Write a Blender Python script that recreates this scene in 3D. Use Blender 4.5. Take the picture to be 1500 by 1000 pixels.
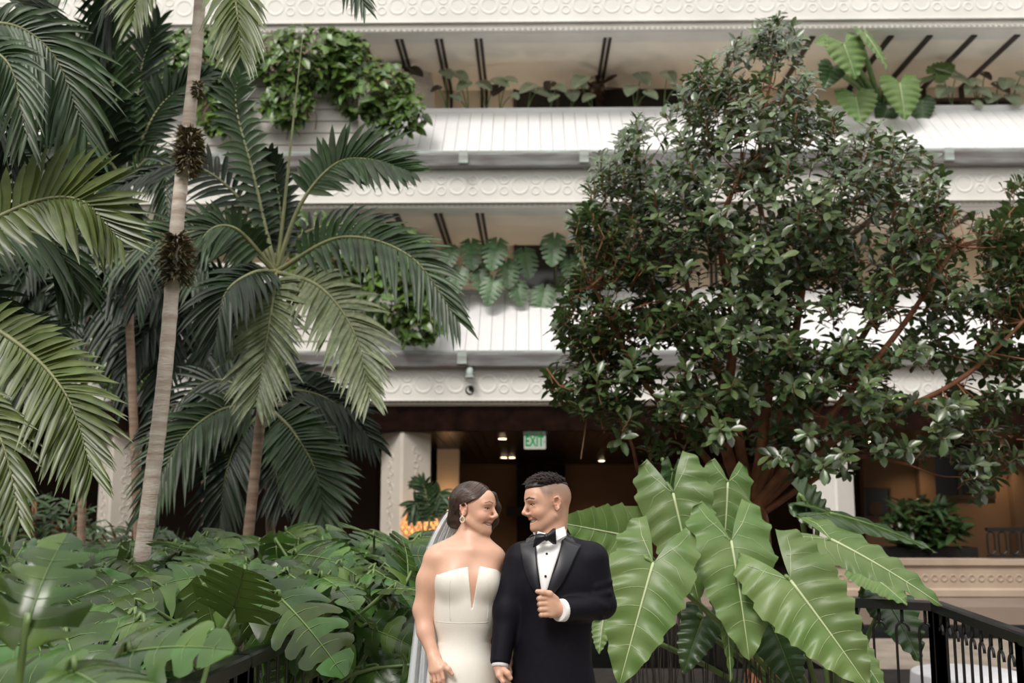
import bpy, math, random
import numpy as np
from mathutils import Vector, Matrix, noise as mnoise
R = math.radians
rnd = random.Random(7)
for o in list(bpy.data.objects):
    bpy.data.objects.remove(o)
scene = bpy.context.scene
COL = scene.collection

# ------------------------------------------------------------------ camera, sky, sun, exposure
CAM_Z, PITCH, YAW, FPX = 1.72, R(8.2), R(1.0), 1500.0
cam_d = bpy.data.cameras.new('camera')
cam_d.sensor_width = 36.0
cam_d.lens = 36.0 * FPX / 1500.0
cam_d.clip_end = 300
cam_d.dof.use_dof = True
cam_d.dof.focus_distance = 4.25
cam_d.dof.aperture_fstop = 2.8
cam = bpy.data.objects.new('camera', cam_d)
COL.objects.link(cam)
cam.location = (0, 0, CAM_Z)
cam.rotation_euler = (math.pi / 2 + PITCH, 0, YAW)
scene.camera = cam

world = bpy.data.worlds.new('sky')
scene.world = world
world.use_nodes = True
bg = world.node_tree.nodes['Background']
bg.inputs[0].default_value = (1.0, 0.985, 0.955, 1)
bg.inputs[1].default_value = 1.4

sun_d = bpy.data.lights.new('sun', 'SUN')
sun_d.energy = 2.1
sun_d.angle = R(18)
sun_d.color = (1.0, 0.955, 0.89)
sun = bpy.data.objects.new('sun', sun_d)
COL.objects.link(sun)
sun.location = (-6, -8, 16)
sun.rotation_euler = Vector((0.34, 0.74, -0.95)).to_track_quat('-Z', 'Y').to_euler()

scene.view_settings.view_transform = 'Standard'
scene.view_settings.look = 'None'
scene.view_settings.gamma = 1
scene.view_settings.exposure = 0.27
scene.view_settings.use_curve_mapping = False

# ------------------------------------------------------------------ pixel -> place
_fh = Vector((-math.sin(YAW), math.cos(YAW), 0))
_r = Vector((math.cos(YAW), math.sin(YAW), 0))
_f = _fh * math.cos(PITCH) + Vector((0, 0, math.sin(PITCH)))
_u = -_fh * math.sin(PITCH) + Vector((0, 0, math.cos(PITCH)))
CAMP = Vector((0, 0, CAM_Z))
def P(px, py, Y):
    """point seen at pixel (px, py) of the 1500x1000 frame that lies at depth Y"""
    d = _f + _r * ((px - 750) / FPX) + _u * ((500 - py) / FPX)
    return CAMP + d * (Y / d.y)
def PZ(px, py, z):
    d = _f + _r * ((px - 750) / FPX) + _u * ((500 - py) / FPX)
    return CAMP + d * ((z - CAM_Z) / d.z)
def ZP(py, Y, px=750):
    return P(px, py, Y).z
def XP(px, Y, py=500):
    return P(px, py, Y).x

# ------------------------------------------------------------------ object helpers
WLOC = {}
def _link(o, parent, w):
    COL.objects.link(o)
    if parent is not None:
        o.parent = parent
        o.location = w - WLOC[parent.name]
    else:
        o.location = w
    WLOC[o.name] = w
def thing(name, label, cat, loc, group=None):
    o = bpy.data.objects.new(name, None)
    o.empty_display_size = 0.1
    _link(o, None, Vector(loc))
    return tag(o, label, cat, group)
def tag(o, label=None, cat=None, group=None, kind=None):
    if label: o['label'] = label
    if cat: o['category'] = cat
    if group: o['group'] = group
    if kind: o['kind'] = kind
    return o
def copy_part(src, parent, w, rot=None, scale=None):
    o = src.copy()
    COL.objects.link(o)
    o.parent = parent
    w = Vector(w)
    o.location = w - WLOC[parent.name] if parent is not None else w
    if rot is not None: o.rotation_euler = rot
    if scale is not None: o.scale = scale
    WLOC[o.name] = w
    return o

class MB:
    def __init__(s):
        s.v, s.f = [], []
    def add(s, vs, fs):
        n = len(s.v)
        s.v.extend([tuple(v) for v in vs])
        s.f.extend([tuple(i + n for i in f) for f in fs])
        return s
    def box(s, lo, hi, M=None):
        (x0, y0, z0), (x1, y1, z1) = lo, hi
        vs = [Vector(p) for p in ((x0,y0,z0),(x1,y0,z0),(x1,y1,z0),(x0,y1,z0),(x0,y0,z1),(x1,y0,z1),(x1,y1,z1),(x0,y1,z1))]
        if M is not None: vs = [M @ v for v in vs]
        return s.add(vs, [(3,2,1,0),(4,5,6,7),(0,1,5,4),(1,2,6,5),(2,3,7,6),(3,0,4,7)])
    def prism(s, prof, axis, a, b):
        """extrude a closed 2-D profile along an axis ('x': profile is (y,z); 'y': (x,z); 'z': (x,y))"""
        n = len(prof)
        def mk(p, t):
            return {'x': (t, p[0], p[1]), 'y': (p[0], t, p[1]), 'z': (p[0], p[1], t)}[axis]
        vs = [mk(p, a) for p in prof] + [mk(p, b) for p in prof]
        fs = [(i, (i+1) % n, n + (i+1) % n, n + i) for i in range(n)]
        return s.add(vs, fs + [tuple(range(n-1, -1, -1)), tuple(range(n, 2*n))])
    def tube(s, pts, rad, seg=8, cap=True, squash=None):
        pts = [Vector(p) for p in pts]
        n = len(pts)
        rr = rad if isinstance(rad, (list, tuple)) else [rad] * n
        up = Vector((0.123, 0.341, 0.93))
        vs, fs = [], []
        for i, p in enumerate(pts):
            t = (pts[min(i+1, n-1)] - pts[max(i-1, 0)])
            if t.length < 1e-9: t = Vector((0, 0, 1))
            t.normalize()
            a = up - t * up.dot(t)
            if a.length < 1e-3: a = Vector((1, 0, 0)) - t * t.x
            a.normalize(); up = a
            b = t.cross(a)
            for k in range(seg):
                c, q = math.cos(2*math.pi*k/seg), math.sin(2*math.pi*k/seg)
                vs.append(p + a * (c * rr[i]) + b * (q * rr[i] * (squash or 1)))
        for i in range(n-1):
            for k in range(seg):
                fs.append((i*seg+k, i*seg+(k+1) % seg, (i+1)*seg+(k+1) % seg, (i+1)*seg+k))
        if cap:
            fs.append(tuple(range(seg-1, -1, -1)))
            fs.append(tuple(range((n-1)*seg, n*seg)))
        return s.add(vs, fs)
    def lathe(s, prof, c, seg=16, axis=None):
        c = Vector(c); vs, fs = [], []
        M = Matrix.Identity(3) if axis is None else Vector(axis).to_track_quat('Z', 'Y').to_matrix()
        for r, z in prof:
            for k in range(seg):
                a = 2*math.pi*k/seg
                vs.append(c + M @ Vector((r*math.cos(a), r*math.sin(a), z)))
        for i in range(len(prof)-1):
            for k in range(seg):
                fs.append((i*seg+k, i*seg+(k+1) % seg, (i+1)*seg+(k+1) % seg, (i+1)*seg+k))
        fs.append(tuple(range(seg-1, -1, -1)))
        fs.append(tuple(range((len(prof)-1)*seg, len(prof)*seg)))
        return s.add(vs, fs)
    def ball(s, c, r, seg=12, rings=8, M=None):
        c = Vector(c); r = Vector(r) if not isinstance(r, (int, float)) else Vector((r, r, r))
        vs, fs = [], []
        for i in range(rings+1):
            th = math.pi * i / rings
            for k in range(seg):
                a = 2*math.pi*k/seg
                q = Vector((r.x*math.sin(th)*math.cos(a), r.y*math.sin(th)*math.sin(a), r.z*math.cos(th)))
                if M is not None: q = M @ q
                vs.append(c + q)
        for i in range(rings):
            for k in range(seg):
                fs.append(((i+1)*seg+k, (i+1)*seg+(k+1) % seg, i*seg+(k+1) % seg, i*seg+k))
        return s.add(vs, fs)
    def build(s, name, mat, parent=None, smooth=False, origin=None, kind=None, bevel=0, solid=0):
        A = np.array(s.v, dtype=float)
        if origin is None:
            lo, hi = A.min(0), A.max(0)
            origin = Vector(((lo[0]+hi[0])/2, (lo[1]+hi[1])/2, lo[2]))
        origin = Vector(origin)
        me = bpy.data.meshes.new(name)
        me.from_pydata([tuple(v) for v in (A - np.array(origin))], [], s.f)
        if isinstance(mat, str): mat = M_[mat]
        me.materials.append(mat)
        if smooth:
            me.polygons.foreach_set('use_smooth', [True] * len(me.polygons))
        me.update()
        o = bpy.data.objects.new(name, me)
        _link(o, parent, origin)
        if kind: o['kind'] = kind
        if bevel:
            m = o.modifiers.new('bevel', 'BEVEL'); m.width = bevel; m.segments = 2; m.limit_method = 'ANGLE'
        if solid:
            m = o.modifiers.new('solid', 'SOLIDIFY'); m.thickness = solid; m.offset = 0
        return o
def struct(mb, name, mat, **k):
    return mb.build(name, mat, None, kind='structure', **k)

# ------------------------------------------------------------------ materials
M_ = {}
def mat(name, col, rough=0.6, var=0.12, scale=6.0, bump=0.0, bscale=None, spec=0.5, metal=0.0, col2=None,
        stretch=None, island=0.0, objr=0.0, trans=0.0, emit=None, estr=0.0, sss=0.0, detail=4.0, back=None, coat=0.0, sheen=0.0):
    m = bpy.data.materials.new(name); m.use_nodes = True
    nt = m.node_tree; N = nt.nodes; L = nt.links
    b = N['Principled BSDF']
    b.inputs['Roughness'].default_value = rough
    b.inputs['Metallic'].default_value = metal
    b.inputs['Specular IOR Level'].default_value = spec
    if coat: b.inputs['Coat Weight'].default_value = coat
    if sheen: b.inputs['Sheen Weight'].default_value = sheen
    tc = N.new('ShaderNodeTexCoord'); mp = N.new('ShaderNodeMapping')
    if stretch: mp.inputs['Scale'].default_value = stretch
    L.new(tc.outputs['Object'], mp.inputs['Vector'])
    nz = N.new('ShaderNodeTexNoise'); nz.inputs['Scale'].default_value = scale; nz.inputs['Detail'].default_value = detail
    L.new(mp.outputs[0], nz.inputs['Vector'])
    c = Vector(col)
    c2 = Vector(col2) if col2 else c * (1 - var * 2)
    cr = N.new('ShaderNodeValToRGB')
    cr.color_ramp.elements[0].position = 0.3; cr.color_ramp.elements[1].position = 0.7
    cr.color_ramp.elements[0].color = (*c2, 1)
    cr.color_ramp.elements[1].color = (*(c if col2 else c * (1 + var)), 1)
    L.new(nz.outputs[0], cr.inputs[0])
    out = cr.outputs[0]
    if island or objr:
        hs = N.new('ShaderNodeHueSaturation')
        g = N.new('ShaderNodeNewGeometry'); oi = N.new('ShaderNodeObjectInfo')
        a = N.new('ShaderNodeMath'); a.operation = 'ADD'
        L.new(g.outputs['Random Per Island'], a.inputs[0]); L.new(oi.outputs['Random'], a.inputs[1])
        fr = N.new('ShaderNodeMath'); fr.operation = 'FRACT'; L.new(a.outputs[0], fr.inputs[0])
        mr = N.new('ShaderNodeMapRange'); w = max(island, objr)
        mr.inputs['To Min'].default_value = 1 - w; mr.inputs['To Max'].default_value = 1 + w
        L.new(fr.outputs[0], mr.inputs[0]); L.new(mr.outputs[0], hs.inputs['Value'])
        mr2 = N.new('ShaderNodeMapRange'); mr2.inputs['To Min'].default_value = 0.5 - w*0.06; mr2.inputs['To Max'].default_value = 0.5 + w*0.04
        fr2 = N.new('ShaderNodeMath'); fr2.operation = 'FRACT'
        m7 = N.new('ShaderNodeMath'); m7.operation = 'MULTIPLY'; m7.inputs[1].default_value = 7.31
        L.new(fr.outputs[0], m7.inputs[0]); L.new(m7.outputs[0], fr2.inputs[0]); L.new(fr2.outputs[0], mr2.inputs[0])
        L.new(mr2.outputs[0], hs.inputs['Hue'])
        L.new(out, hs.inputs['Color']); out = hs.outputs[0]
    if back is not None:
        g2 = N.new('ShaderNodeNewGeometry'); mx = N.new('ShaderNodeMix'); mx.data_type = 'RGBA'
        L.new(g2.outputs['Backfacing'], mx.inputs[0]); L.new(out, mx.inputs[6])
        mx.inputs[7].default_value = (*back, 1); out = mx.outputs[2]
    L.new(out, b.inputs['Base Color'])
    if bump:
        nb = N.new('ShaderNodeTexNoise'); nb.inputs['Scale'].default_value = bscale or scale * 6; nb.inputs['Detail'].default_value = 5
        L.new(mp.outputs[0], nb.inputs['Vector'])
        bp = N.new('ShaderNodeBump'); bp.inputs['Strength'].default_value = bump; bp.inputs['Distance'].default_value = 0.01
        L.new(nb.outputs[0], bp.inputs['Height']); L.new(bp.outputs[0], b.inputs['Normal'])
    if emit:
        b.inputs['Emission Color'].default_value = (*emit, 1); b.inputs['Emission Strength'].default_value = estr
    if sss:
        b.inputs['Subsurface Weight'].default_value = sss
        b.inputs['Subsurface Radius'].default_value = (0.012, 0.005, 0.003)
        b.inputs['Subsurface Scale'].default_value = 0.6
    if trans:
        t = N.new('ShaderNodeBsdfTranslucent'); L.new(out, t.inputs[0])
        ms = N.new('ShaderNodeMixShader'); ms.inputs[0].default_value = trans
        L.new(b.outputs[0], ms.inputs[1]); L.new(t.outputs[0], ms.inputs[2])
        L.new(ms.outputs[0], N['Material Output'].inputs['Surface'])
    M_[name] = m
    return m

mat('white_plaster', (0.70, 0.675, 0.635), 0.85, 0.05, 1.3, 0.25, 30)
mat('cream_plaster', (0.56, 0.515, 0.45), 0.85, 0.06, 1.1, 0.2, 30)
mat('apron_white', (0.68, 0.67, 0.67), 0.6, 0.04, 2.0, 0.2, 25, objr=0.035)
mat('siding_white', (0.66, 0.63, 0.58), 0.75, 0.05, 3.0, 0.15, 30, objr=0.03)
mat('soffit', (0.80, 0.74, 0.65), 0.9, 0.04, 1.0)
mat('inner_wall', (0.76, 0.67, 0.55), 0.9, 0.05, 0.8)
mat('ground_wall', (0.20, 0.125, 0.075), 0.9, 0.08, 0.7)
mat('dark_strip', (0.035, 0.024, 0.018), 0.6, 0.2, 8)
mat('dark_wood', (0.014, 0.006, 0.004), 0.3, 0.3, 5, spec=0.08, stretch=(1, 12, 1))
mat('copper', (0.42, 0.43, 0.43), 0.35, 0.1, 1.6, 0.2, 18, metal=0.25, col2=(0.24, 0.20, 0.20), stretch=(1, 6, 6))
mat('patina', (0.42, 0.50, 0.47), 0.6, 0.2, 3, 0.2, 22, col2=(0.24, 0.24, 0.22), stretch=(0.6, 4, 4))
mat('iron', (0.010, 0.010, 0.011), 0.28, 0.1, 8, spec=0.6)
mat('soil', (0.018, 0.012, 0.008), 0.95, 0.3, 8, 0.6, 20)
mat('paving', (0.28, 0.235, 0.19), 0.75, 0.12, 3, 0.2, 25, objr=0.06)
mat('ground_dark', (0.03, 0.032, 0.022), 0.9, 0.3, 2)
mat('dark_glass', (0.008, 0.007, 0.006), 0.12, 0.1, 3)
mat('window_frame', (0.05, 0.028, 0.018), 0.45, 0.2, 8)
mat('fan_wood', (0.055, 0.022, 0.012), 0.35, 0.25, 10, stretch=(1, 6, 1))
mat('downlight', (1, 0.86, 0.66), 0.5, 0.02, 3, emit=(1, 0.74, 0.46), estr=14)
mat('wing', (0.20, 0.20, 0.17), 0.9, 0.2, .3)
mat('tan_plaster', (0.40, 0.31, 0.235), 0.85, 0.08, 1.5, 0.2, 30)
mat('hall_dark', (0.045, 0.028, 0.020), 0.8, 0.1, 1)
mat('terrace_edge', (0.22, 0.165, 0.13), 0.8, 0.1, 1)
mat('black', (0.008, 0.007, 0.006), 0.5, 0.1, 5)

def sstep(x): x = min(1, max(0, x)); return x*x*(3-2*x)
def spline(pts, n):
    pts = [Vector(p) for p in pts]
    q = [pts[0]*2 - pts[1]] + pts + [pts[-1]*2 - pts[-2]]
    out = []
    segs = len(pts) - 1
    for i in range(n + 1):
        u = i / n * segs; k = min(int(u), segs - 1); t = u - k
        a, b, c, d = q[k:k+4]
        out.append(0.5 * ((2*b) + (c - a)*t + (2*a - 5*b + 4*c - d)*t*t + (3*b - a - 3*c + d)*t*t*t))
    return out
# ================================================================== THE BUILDING
FY, BACKY, CAPY = 17.0, 19.7, 18.3
XL, XR = -14.5, 13.5
# ground under everything, far below the walk
struct(MB().box((-40, -25, -1.6), (40, 45, -1.5)), 'courtyard_ground', 'ground_dark')

def ring_mesh(r, w, d, seg=16):
    """low-relief ring in the XZ plane, facing -Y, built round the origin"""
    mb = MB(); vs, fs = [], []
    prof = [(r - w, 0), (r - w*0.55, -d), (r - w*0.1, -d), (r + w*0.3, 0)]
    for k in range(seg):
        a = 2*math.pi*k/seg
        for (q, y) in prof: vs.append((q*math.cos(a), y, q*math.sin(a)))
    n = len(prof)
    for k in range(seg):
        for i in range(n-1):
            fs.append((k*n+i, k*n+i+1, ((k+1) % seg)*n+i+1, ((k+1) % seg)*n+i))
    return mb.add(vs, fs)
_ring = {}
def ring(kind, fas, x, z, y):
    if kind not in _ring:
        r = 0.155 if kind == 'big' else 0.08
        o = ring_mesh(r, 0.045 if kind == 'big' else 0.03, 0.010, 20 if kind == 'big' else 14).build('ring_ornament', 'white_plaster', fas, True, origin=(0, 0, 0))
        o.location = Vector((x, y, z)) - WLOC[fas.name]
        _ring[kind] = o
        return o
    return copy_part(_ring[kind], fas, (x, y, z))

def fascia(n, ytop, ybot, ylip, rings_y):
    zt, zb, zl = ZP(ytop, FY), ZP(ybot, FY), ZP(ylip, FY + 0.05)
    mb = MB().prism([(FY, zb), (FY, zt), (FY + 0.5, zt), (FY + 0.5, zl), (FY + 0.1, zl), (FY + 0.05, zl + 0.03), (FY + 0.05, zb - 0.02), (FY - 0.02, zb - 0.02), (FY-0.02, zb)], 'x', XL, XR)
    f = struct(mb, 'trim_%d' % n, 'white_plaster')
    zc = ZP(rings_y, FY)
    x, i = XL + 0.3, 0
    xa, xb = XP(-40, FY, ytop), XP(1540, FY, ytop)
    while x < XR - 0.3:
        if xa < x < xb:
            ring('big', f, x, zc, FY)
            ring('small', f, x + 0.27, zc + 0.105, FY)
            ring('small', f, x + 0.27, zc - 0.085, FY)
        x += 0.54
    # bead course under the lip
    bead = MB()
    x = xa
    while x < xb:
        bead.box((x, FY + 0.035, zl + 0.05), (x + 0.05, FY + 0.05, zl + 0.085)); x += 0.095
    bead.build('bead_course', 'cream_plaster', f, kind='stuff')
    return zt, zb, zl
F3 = fascia(3, -75, 31, 47, 8)
F2 = fascia(2, 243, 295, 306, 272)
F1 = fascia(1, 537, 585, 594, 562)

BOXX0, BOXX1 = XP(138, 16.95, 200), XP(525, 16.95, 150)
def gutter(n, yt, yb):
    zt, zb = ZP(yt, 16.8), ZP(yb, 16.8)
    h = zt - zb
    g = struct(MB().prism([(16.95, zb - 0.015), (16.82, zb), (16.80, zb + 0.3*h), (16.76, zb + 0.75*h), (16.76, zt), (16.80, zt), (16.80, zt - 0.05), (16.95, zt - 0.05), (16.95, zt + .01), (17.05, zt + .01), (17.05, zb - .015)], 'x', XL, XR), 'gutter_%d' % n, 'copper')
    x = XL + 1.0
    while x < XR:
        MB().box((x, 16.745, zb + 0.02), (x + 0.16, 16.83, zt + 0.012)).build('gutter_joint', 'patina', g, bevel=0.008)
        x += 2.05
    MB().box((XL, 16.752, zt - 0.035), (XR, 16.762, zt + 0.006)).build('gutter_lip', 'patina', g)
    return zt, zb
G3 = gutter(2, 222, 241)
G2 = gutter(1, 514, 535)

def apron(n, zg, zcap):
    """sloped white apron of upright panels between gutter and planter cap"""
    y0, y1 = 16.93, CAPY
    base = struct(MB().prism([(y0 + 0.02, zg - 0.04), (y1 + 0.01, zcap - 0.05), (y1 + 0.25, zcap - 0.06), (y1 + 0.25, zg - 0.05)], 'x', XL, XR), 'wall_apron_%d' % n, 'apron_white')
    pit = 0.213
    L = math.hypot(y1 - y0, zcap - zg - 0.0)
    src = None
    x = XL
    ang = math.atan2(zcap - zg, y1 - y0)
    while x < XR - pit:
        inside = BOXX0 - 0.1 < x + pit/2 < BOXX1 + 0.0
        if not inside and XP(-60, 16.9) < x < XP(1560, 18.3):
            if src is None:
                mb = MB().box((-pit/2 + 0.003, 0, -0.03), (pit/2 - 0.003, L - 0.04, 0.012))
                src = mb.build('panel', 'apron_white', base, origin=(0, 0, 0), bevel=0.004)
                src.location = Vector((x + pit/2, y0, zg)) - WLOC[base.name]; src.rotation_euler = (ang, 0, 0)
            else:
                copy_part(src, base, (x + pit/2, y0, zg), (ang, 0, 0))
        x += pit
    MB().prism([(y1 - 0.07, zcap - 0.06), (y1 - 0.09, zcap + 0.02), (y1 - 0.05, zcap + 0.05), (y1 + 0.28, zcap + 0.05), (y1 + 0.28, zcap - 0.06)], 'x', XL, XR).build('cap', 'apron_white', base)
    return base
CAP3, CAP2 = ZP(163, CAPY), ZP(428, CAPY)
apron(2, G3[0], CAP3); apron(1, G2[0], CAP2)

def bay(n, zg, ztop):
    """boxed bay with horizontal siding boards, a planter on top"""
    y0 = 16.98
    b = struct(MB().box((BOXX0 + 0.03, y0 + 0.02, zg - 0.12), (BOXX1 - 0.03, CAPY, ztop - 0.09)), 'wall_bay_%d' % n, 'siding_white')
    nb = 7; h = (ztop - 0.07 - zg + 0.02) / nb
    src = MB().prism([(-0.012, 0.004), (-0.026, 0.010), (-0.006, h - 0.004), (0.02, h - 0.004), (0.02, 0.004)], 'x', 0, BOXX1 - BOXX0).build('siding_board', 'siding_white', b, origin=(0, 0, 0))
    for i in range(nb):
        p = (BOXX0, y0, zg - 0.02 + i*h)
        if i == 0: src.location = Vector(p) - WLOC[b.name]
        else: copy_part(src, b, p)
    side = MB().prism([(0, 0.004), (0, h - 0.004), (0.026, h - 0.004), (0.026, 0.004)], 'y', y0, CAPY).build('side_board', 'siding_white', b, origin=(0, y0, 0))
    for i in range(nb):
        p = (BOXX1 - 0.03, y0, zg - 0.02 + i*h)
        if i == 0: side.location = Vector(p) - WLOC[b.name]
        else: copy_part(side, b, p)
    MB().prism([(y0 - 0.05, ztop - 0.075), (y0 - 0.05, ztop), (CAPY + 0.25, ztop), (CAPY + 0.25, ztop - 0.075)], 'x', BOXX0 - 0.04, BOXX1 + 0.04).build('cap', 'siding_white', b, bevel=0.01)
BAY3, BAY2 = ZP(101, 16.95), ZP(101, 16.95) - (G3[0] - G2[0])
bay(2, G3[0], BAY3); bay(1, G2[0], BAY2)

# floors, ceilings and inner walls of the two galleries
def gallery(n, zfloor, zceil, zcap, zg, strips):
    struct(MB().box((XL, CAPY - 0.05, zfloor - 0.3), (XR, BACKY + 0.3, zfloor)), 'floor_%d' % n, 'paving')
    c = struct(MB().box((XL, FY + 0.5, zceil), (XR, BACKY + 0.25, zceil + 0.2)), 'ceiling_%d' % n, 'soffit')
    w = struct(MB().box((XL, BACKY, zfloor), (XR, BACKY + 0.25, zceil)), 'wall_back_%d' % n, 'inner_wall')
    for (px, py, dbl) in strips:
        x = P(px, py, FY + 0.3).x
        for dx in ((-0.045, 0.045) if dbl else (0,)):
            hw = 0.026 if dbl else 0.05
            MB().box((x + dx - hw, FY + 0.3, zceil - 0.03), (x + dx + hw, BACKY, zceil)).build('ceiling_strip', 'dark_strip', c)
            MB().box((x + dx - hw, BACKY - 0.025, zcap - 0.2), (x + dx + hw, BACKY, zceil - 0.03)).build('wall_strip', 'dark_strip', w)
    for px in (420, 760, 1100, 1420):      # added lamps, hidden low behind the planters, to brighten the gallery
        q = Vector((XP(px, BACKY, 200), BACKY - .06, zfloor + .35))
        wl = MB().lathe([(.07, -.06), (.09, 0), (.07, .06)], q, 14).build('fill_lamp', 'downlight', w, True)
        ld = bpy.data.lights.new('gallery_fill', 'POINT'); ld.energy = 13; ld.color = (1, .86, .70); ld.shadow_soft_size = .1
        lo = bpy.data.objects.new('lamp_glow', ld); COL.objects.link(lo); lo.parent = wl; lo.location = Vector((0, -.22, .1))
    return c, w
FL3, FL2 = G3[0] + 0.2, G2[0] + 0.2
gallery(3, FL3, F3[2] - 0.0, CAP3, G3[0], [(530, 53, 1), (585, 50, 1), (643, 48, 1), (701, 48, 1), (890, 47, 1), (1085, 47, 0), (1190, 47, 0), (1305, 46, 0), (1362, 46, 0), (1427, 46, 0), (1490, 45, 0), (330, 48, 1), (420, 48, 1), (130, 48, 1), (230, 48, 1)])
gallery(2, FL2, F2[2] - 0.0, CAP2, G2[0], [(466, 308, 0), (522, 308, 0), (580, 307, 0), (642, 306, 1), (703, 306, 1), (880, 306, 1), (1080, 306, 1), (1290, 306, 1), (1430, 306, 1), (300, 308, 0), (180, 308, 0)])

def window(n, px0, px1, py0, py1, Y, zbot, mull):
    a, b = P(px0, py0, Y), P(px1, py1, Y)
    zb = zbot
    root = struct(MB().box((a.x, Y - 0.012, zb), (b.x, Y - 0.004, a.z)), 'window_%d' % n, 'dark_glass')
    fr = 0.07
    for (x0, x1, z0, z1) in ((a.x - fr, b.x + fr, a.z, a.z + fr), (a.x - fr, b.x + fr, zb - fr, zb), (a.x - fr, a.x, zb, a.z), (b.x, b.x + fr, zb, a.z)):
        MB().box((x0, Y - 0.05, z0), (x1, Y - 0.001, z1)).build('window_frame', 'window_frame', root)
    for i in range(1, mull):
        x = a.x + (b.x - a.x) * i / mull
        MB().box((x - 0.03, Y - 0.04, zb), (x + 0.03, Y - 0.012, a.z)).build('mullion', 'window_frame', root)
    return root
window(1, 757, 997, 130, 160, BACKY, CAP3 - 0.75, 4)
window(2, 758, 980, 347, 420, BACKY, CAP2 - 0.75, 4)
window(3, 1290, 1480, 150, 160, BACKY, CAP3 - 0.9, 3)

# columns
def col_mesh(cx, cy, s, z0, z1, rot, cap=True):
    mb = MB(); c, q = math.cos(rot), math.sin(rot)
    prof = [(s, z0), (s, z1)] if not cap else [(s, z0), (s, z1 - 0.34), (s*1.03, z1 - 0.30), (s*0.86, z1 - 0.05), (s*0.86, z1)]
    ch = 0.12
    vs, fs = [], []
    for (r, z) in prof:
        for (x, y) in ((-r, -r*(1-ch)), (-r*(1-ch), -r), (r*(1-ch), -r), (r, -r*(1-ch)), (r, r*(1-ch)), (r*(1-ch), r), (-r*(1-ch), r), (-r, r*(1-ch))):
            vs.append((cx + c*x - q*y, cy + q*x + c*y, z))
    for i in range(len(prof) - 1):
        for k in range(8):
            fs.append((i*8+k, i*8+(k+1) % 8, (i+1)*8+(k+1) % 8, (i+1)*8+k))
    fs += [tuple(range(7, -1, -1)), tuple(range((len(prof)-1)*8, len(prof)*8))]
    return mb.add(vs, fs)
def column(n, px0, px1, py, Y, z0, z1, rot, m, label, relief=False, cap=True):
    a, b = XP(px0, Y, py), XP(px1, Y, py)
    s = (b - a) / 2 / (abs(math.cos(rot)) + abs(math.sin(rot))) * 1.03
    cx = (a + b) / 2
    o = struct(col_mesh(cx, Y + 0.1, s, z0, z1, rot, cap), 'column_%d' % n, m)
    if relief:
        # carved strip of scrolls down both visible faces
        for fa in (rot, rot - math.pi/2 if rot > 0 else rot + math.pi/2):
            nx, ny = math.sin(fa), -math.cos(fa)
            tx, ty = math.cos(fa), math.sin(fa)
            z = z0 + 0.25
            k = 0
            mbs = MB()
            while z < z1 - 0.5:
                for (dt, r) in ((0.0, 0.055),):
                    c0 = Vector((cx + nx*s + tx*(dt + 0.03*(-1)**k), Y + 0.1 + ny*s + ty*(dt + 0.03*(-1)**k), z))
                    pts = [c0 + Vector((tx*r*math.cos(t), ty*r*math.cos(t), r*math.sin(t))) for t in [i*0.6 + k*1.5 for i in range(9)]]
                    mbs.tube(pts, 0.011, 5)
                z += 0.125; k += 1
            mbs.build('carved_relief', m, o)
    return o
ZCEIL1 = ZP(632, 17.4)
column(1, 556, 631, 700, 17.45, 0, ZCEIL1 + 0.25, R(42), 'cream_plaster', '', True, False)
column(2, 568, 633, 330, 18.75, FL2, F2[2], R(40), 'cream_plaster', '')
column(3, 570, 637, 100, 18.75, FL3, F3[2], R(40), 'cream_plaster', '')
column(4, 138, 200, 760, 17.45, 0, ZCEIL1 + 0.25, R(44), 'cream_plaster', '', True, False)
column(5, 1190, 1251, 680, 17.45, 0, ZCEIL1 + 0.25, R(-52), 'white_plaster', '', False, False)

# ---- unseen wings round the court, added to block low sky light
for nm, lo, hi in (('unseen_wall_opposite', (-19, -12.5, -1.5), (19, -12, 11)), ('unseen_wing_left', (-19.3, -12, -1.5), (-19, 15.6, 11)), ('unseen_wing_right', (20, -12, -1.5), (20.3, 15.6, 11))):
    struct(MB().box(lo, hi), nm, 'wing')
# ---- ground floor hall
GB = 25.0
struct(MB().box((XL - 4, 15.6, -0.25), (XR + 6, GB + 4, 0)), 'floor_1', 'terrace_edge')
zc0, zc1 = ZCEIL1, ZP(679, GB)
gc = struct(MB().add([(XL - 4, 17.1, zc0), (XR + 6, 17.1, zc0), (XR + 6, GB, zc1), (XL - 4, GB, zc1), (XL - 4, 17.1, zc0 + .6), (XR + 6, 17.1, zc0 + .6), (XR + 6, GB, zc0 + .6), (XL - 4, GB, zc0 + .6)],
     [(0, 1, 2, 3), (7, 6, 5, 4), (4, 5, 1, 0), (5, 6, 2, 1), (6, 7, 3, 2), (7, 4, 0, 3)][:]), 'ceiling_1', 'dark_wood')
for i in range(46):   # boards of the dark ceiling
    x = XP(380, 17.2) + i * 0.2
    d = Vector((0, GB - 17.1, zc1 - zc0)); 
    MB().add([(x, 17.11, zc0 - .012), (x + .19, 17.11, zc0 - .012), (x + .19, GB - .01, zc1 - .012), (x, GB - .01, zc1 - .012),
              (x, 17.11, zc0 + .01), (x + .19, 17.11, zc0 + .01), (x + .19, GB - .01, zc1 + .01), (x, GB - .01, zc1 + .01)],
             [(0, 1, 2, 3)[::-1], (4, 5, 6, 7), (0, 1, 5, 4), (1, 2, 6, 5), (2, 3, 7, 6), (3, 0, 4, 7)]).build('ceiling_board', 'dark_wood', gc)
bw = struct(MB().box((XL - 4, GB, 0), (XR + 6, GB + 0.3, zc0 + .6)), 'wall_back_1', 'ground_wall')
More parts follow.
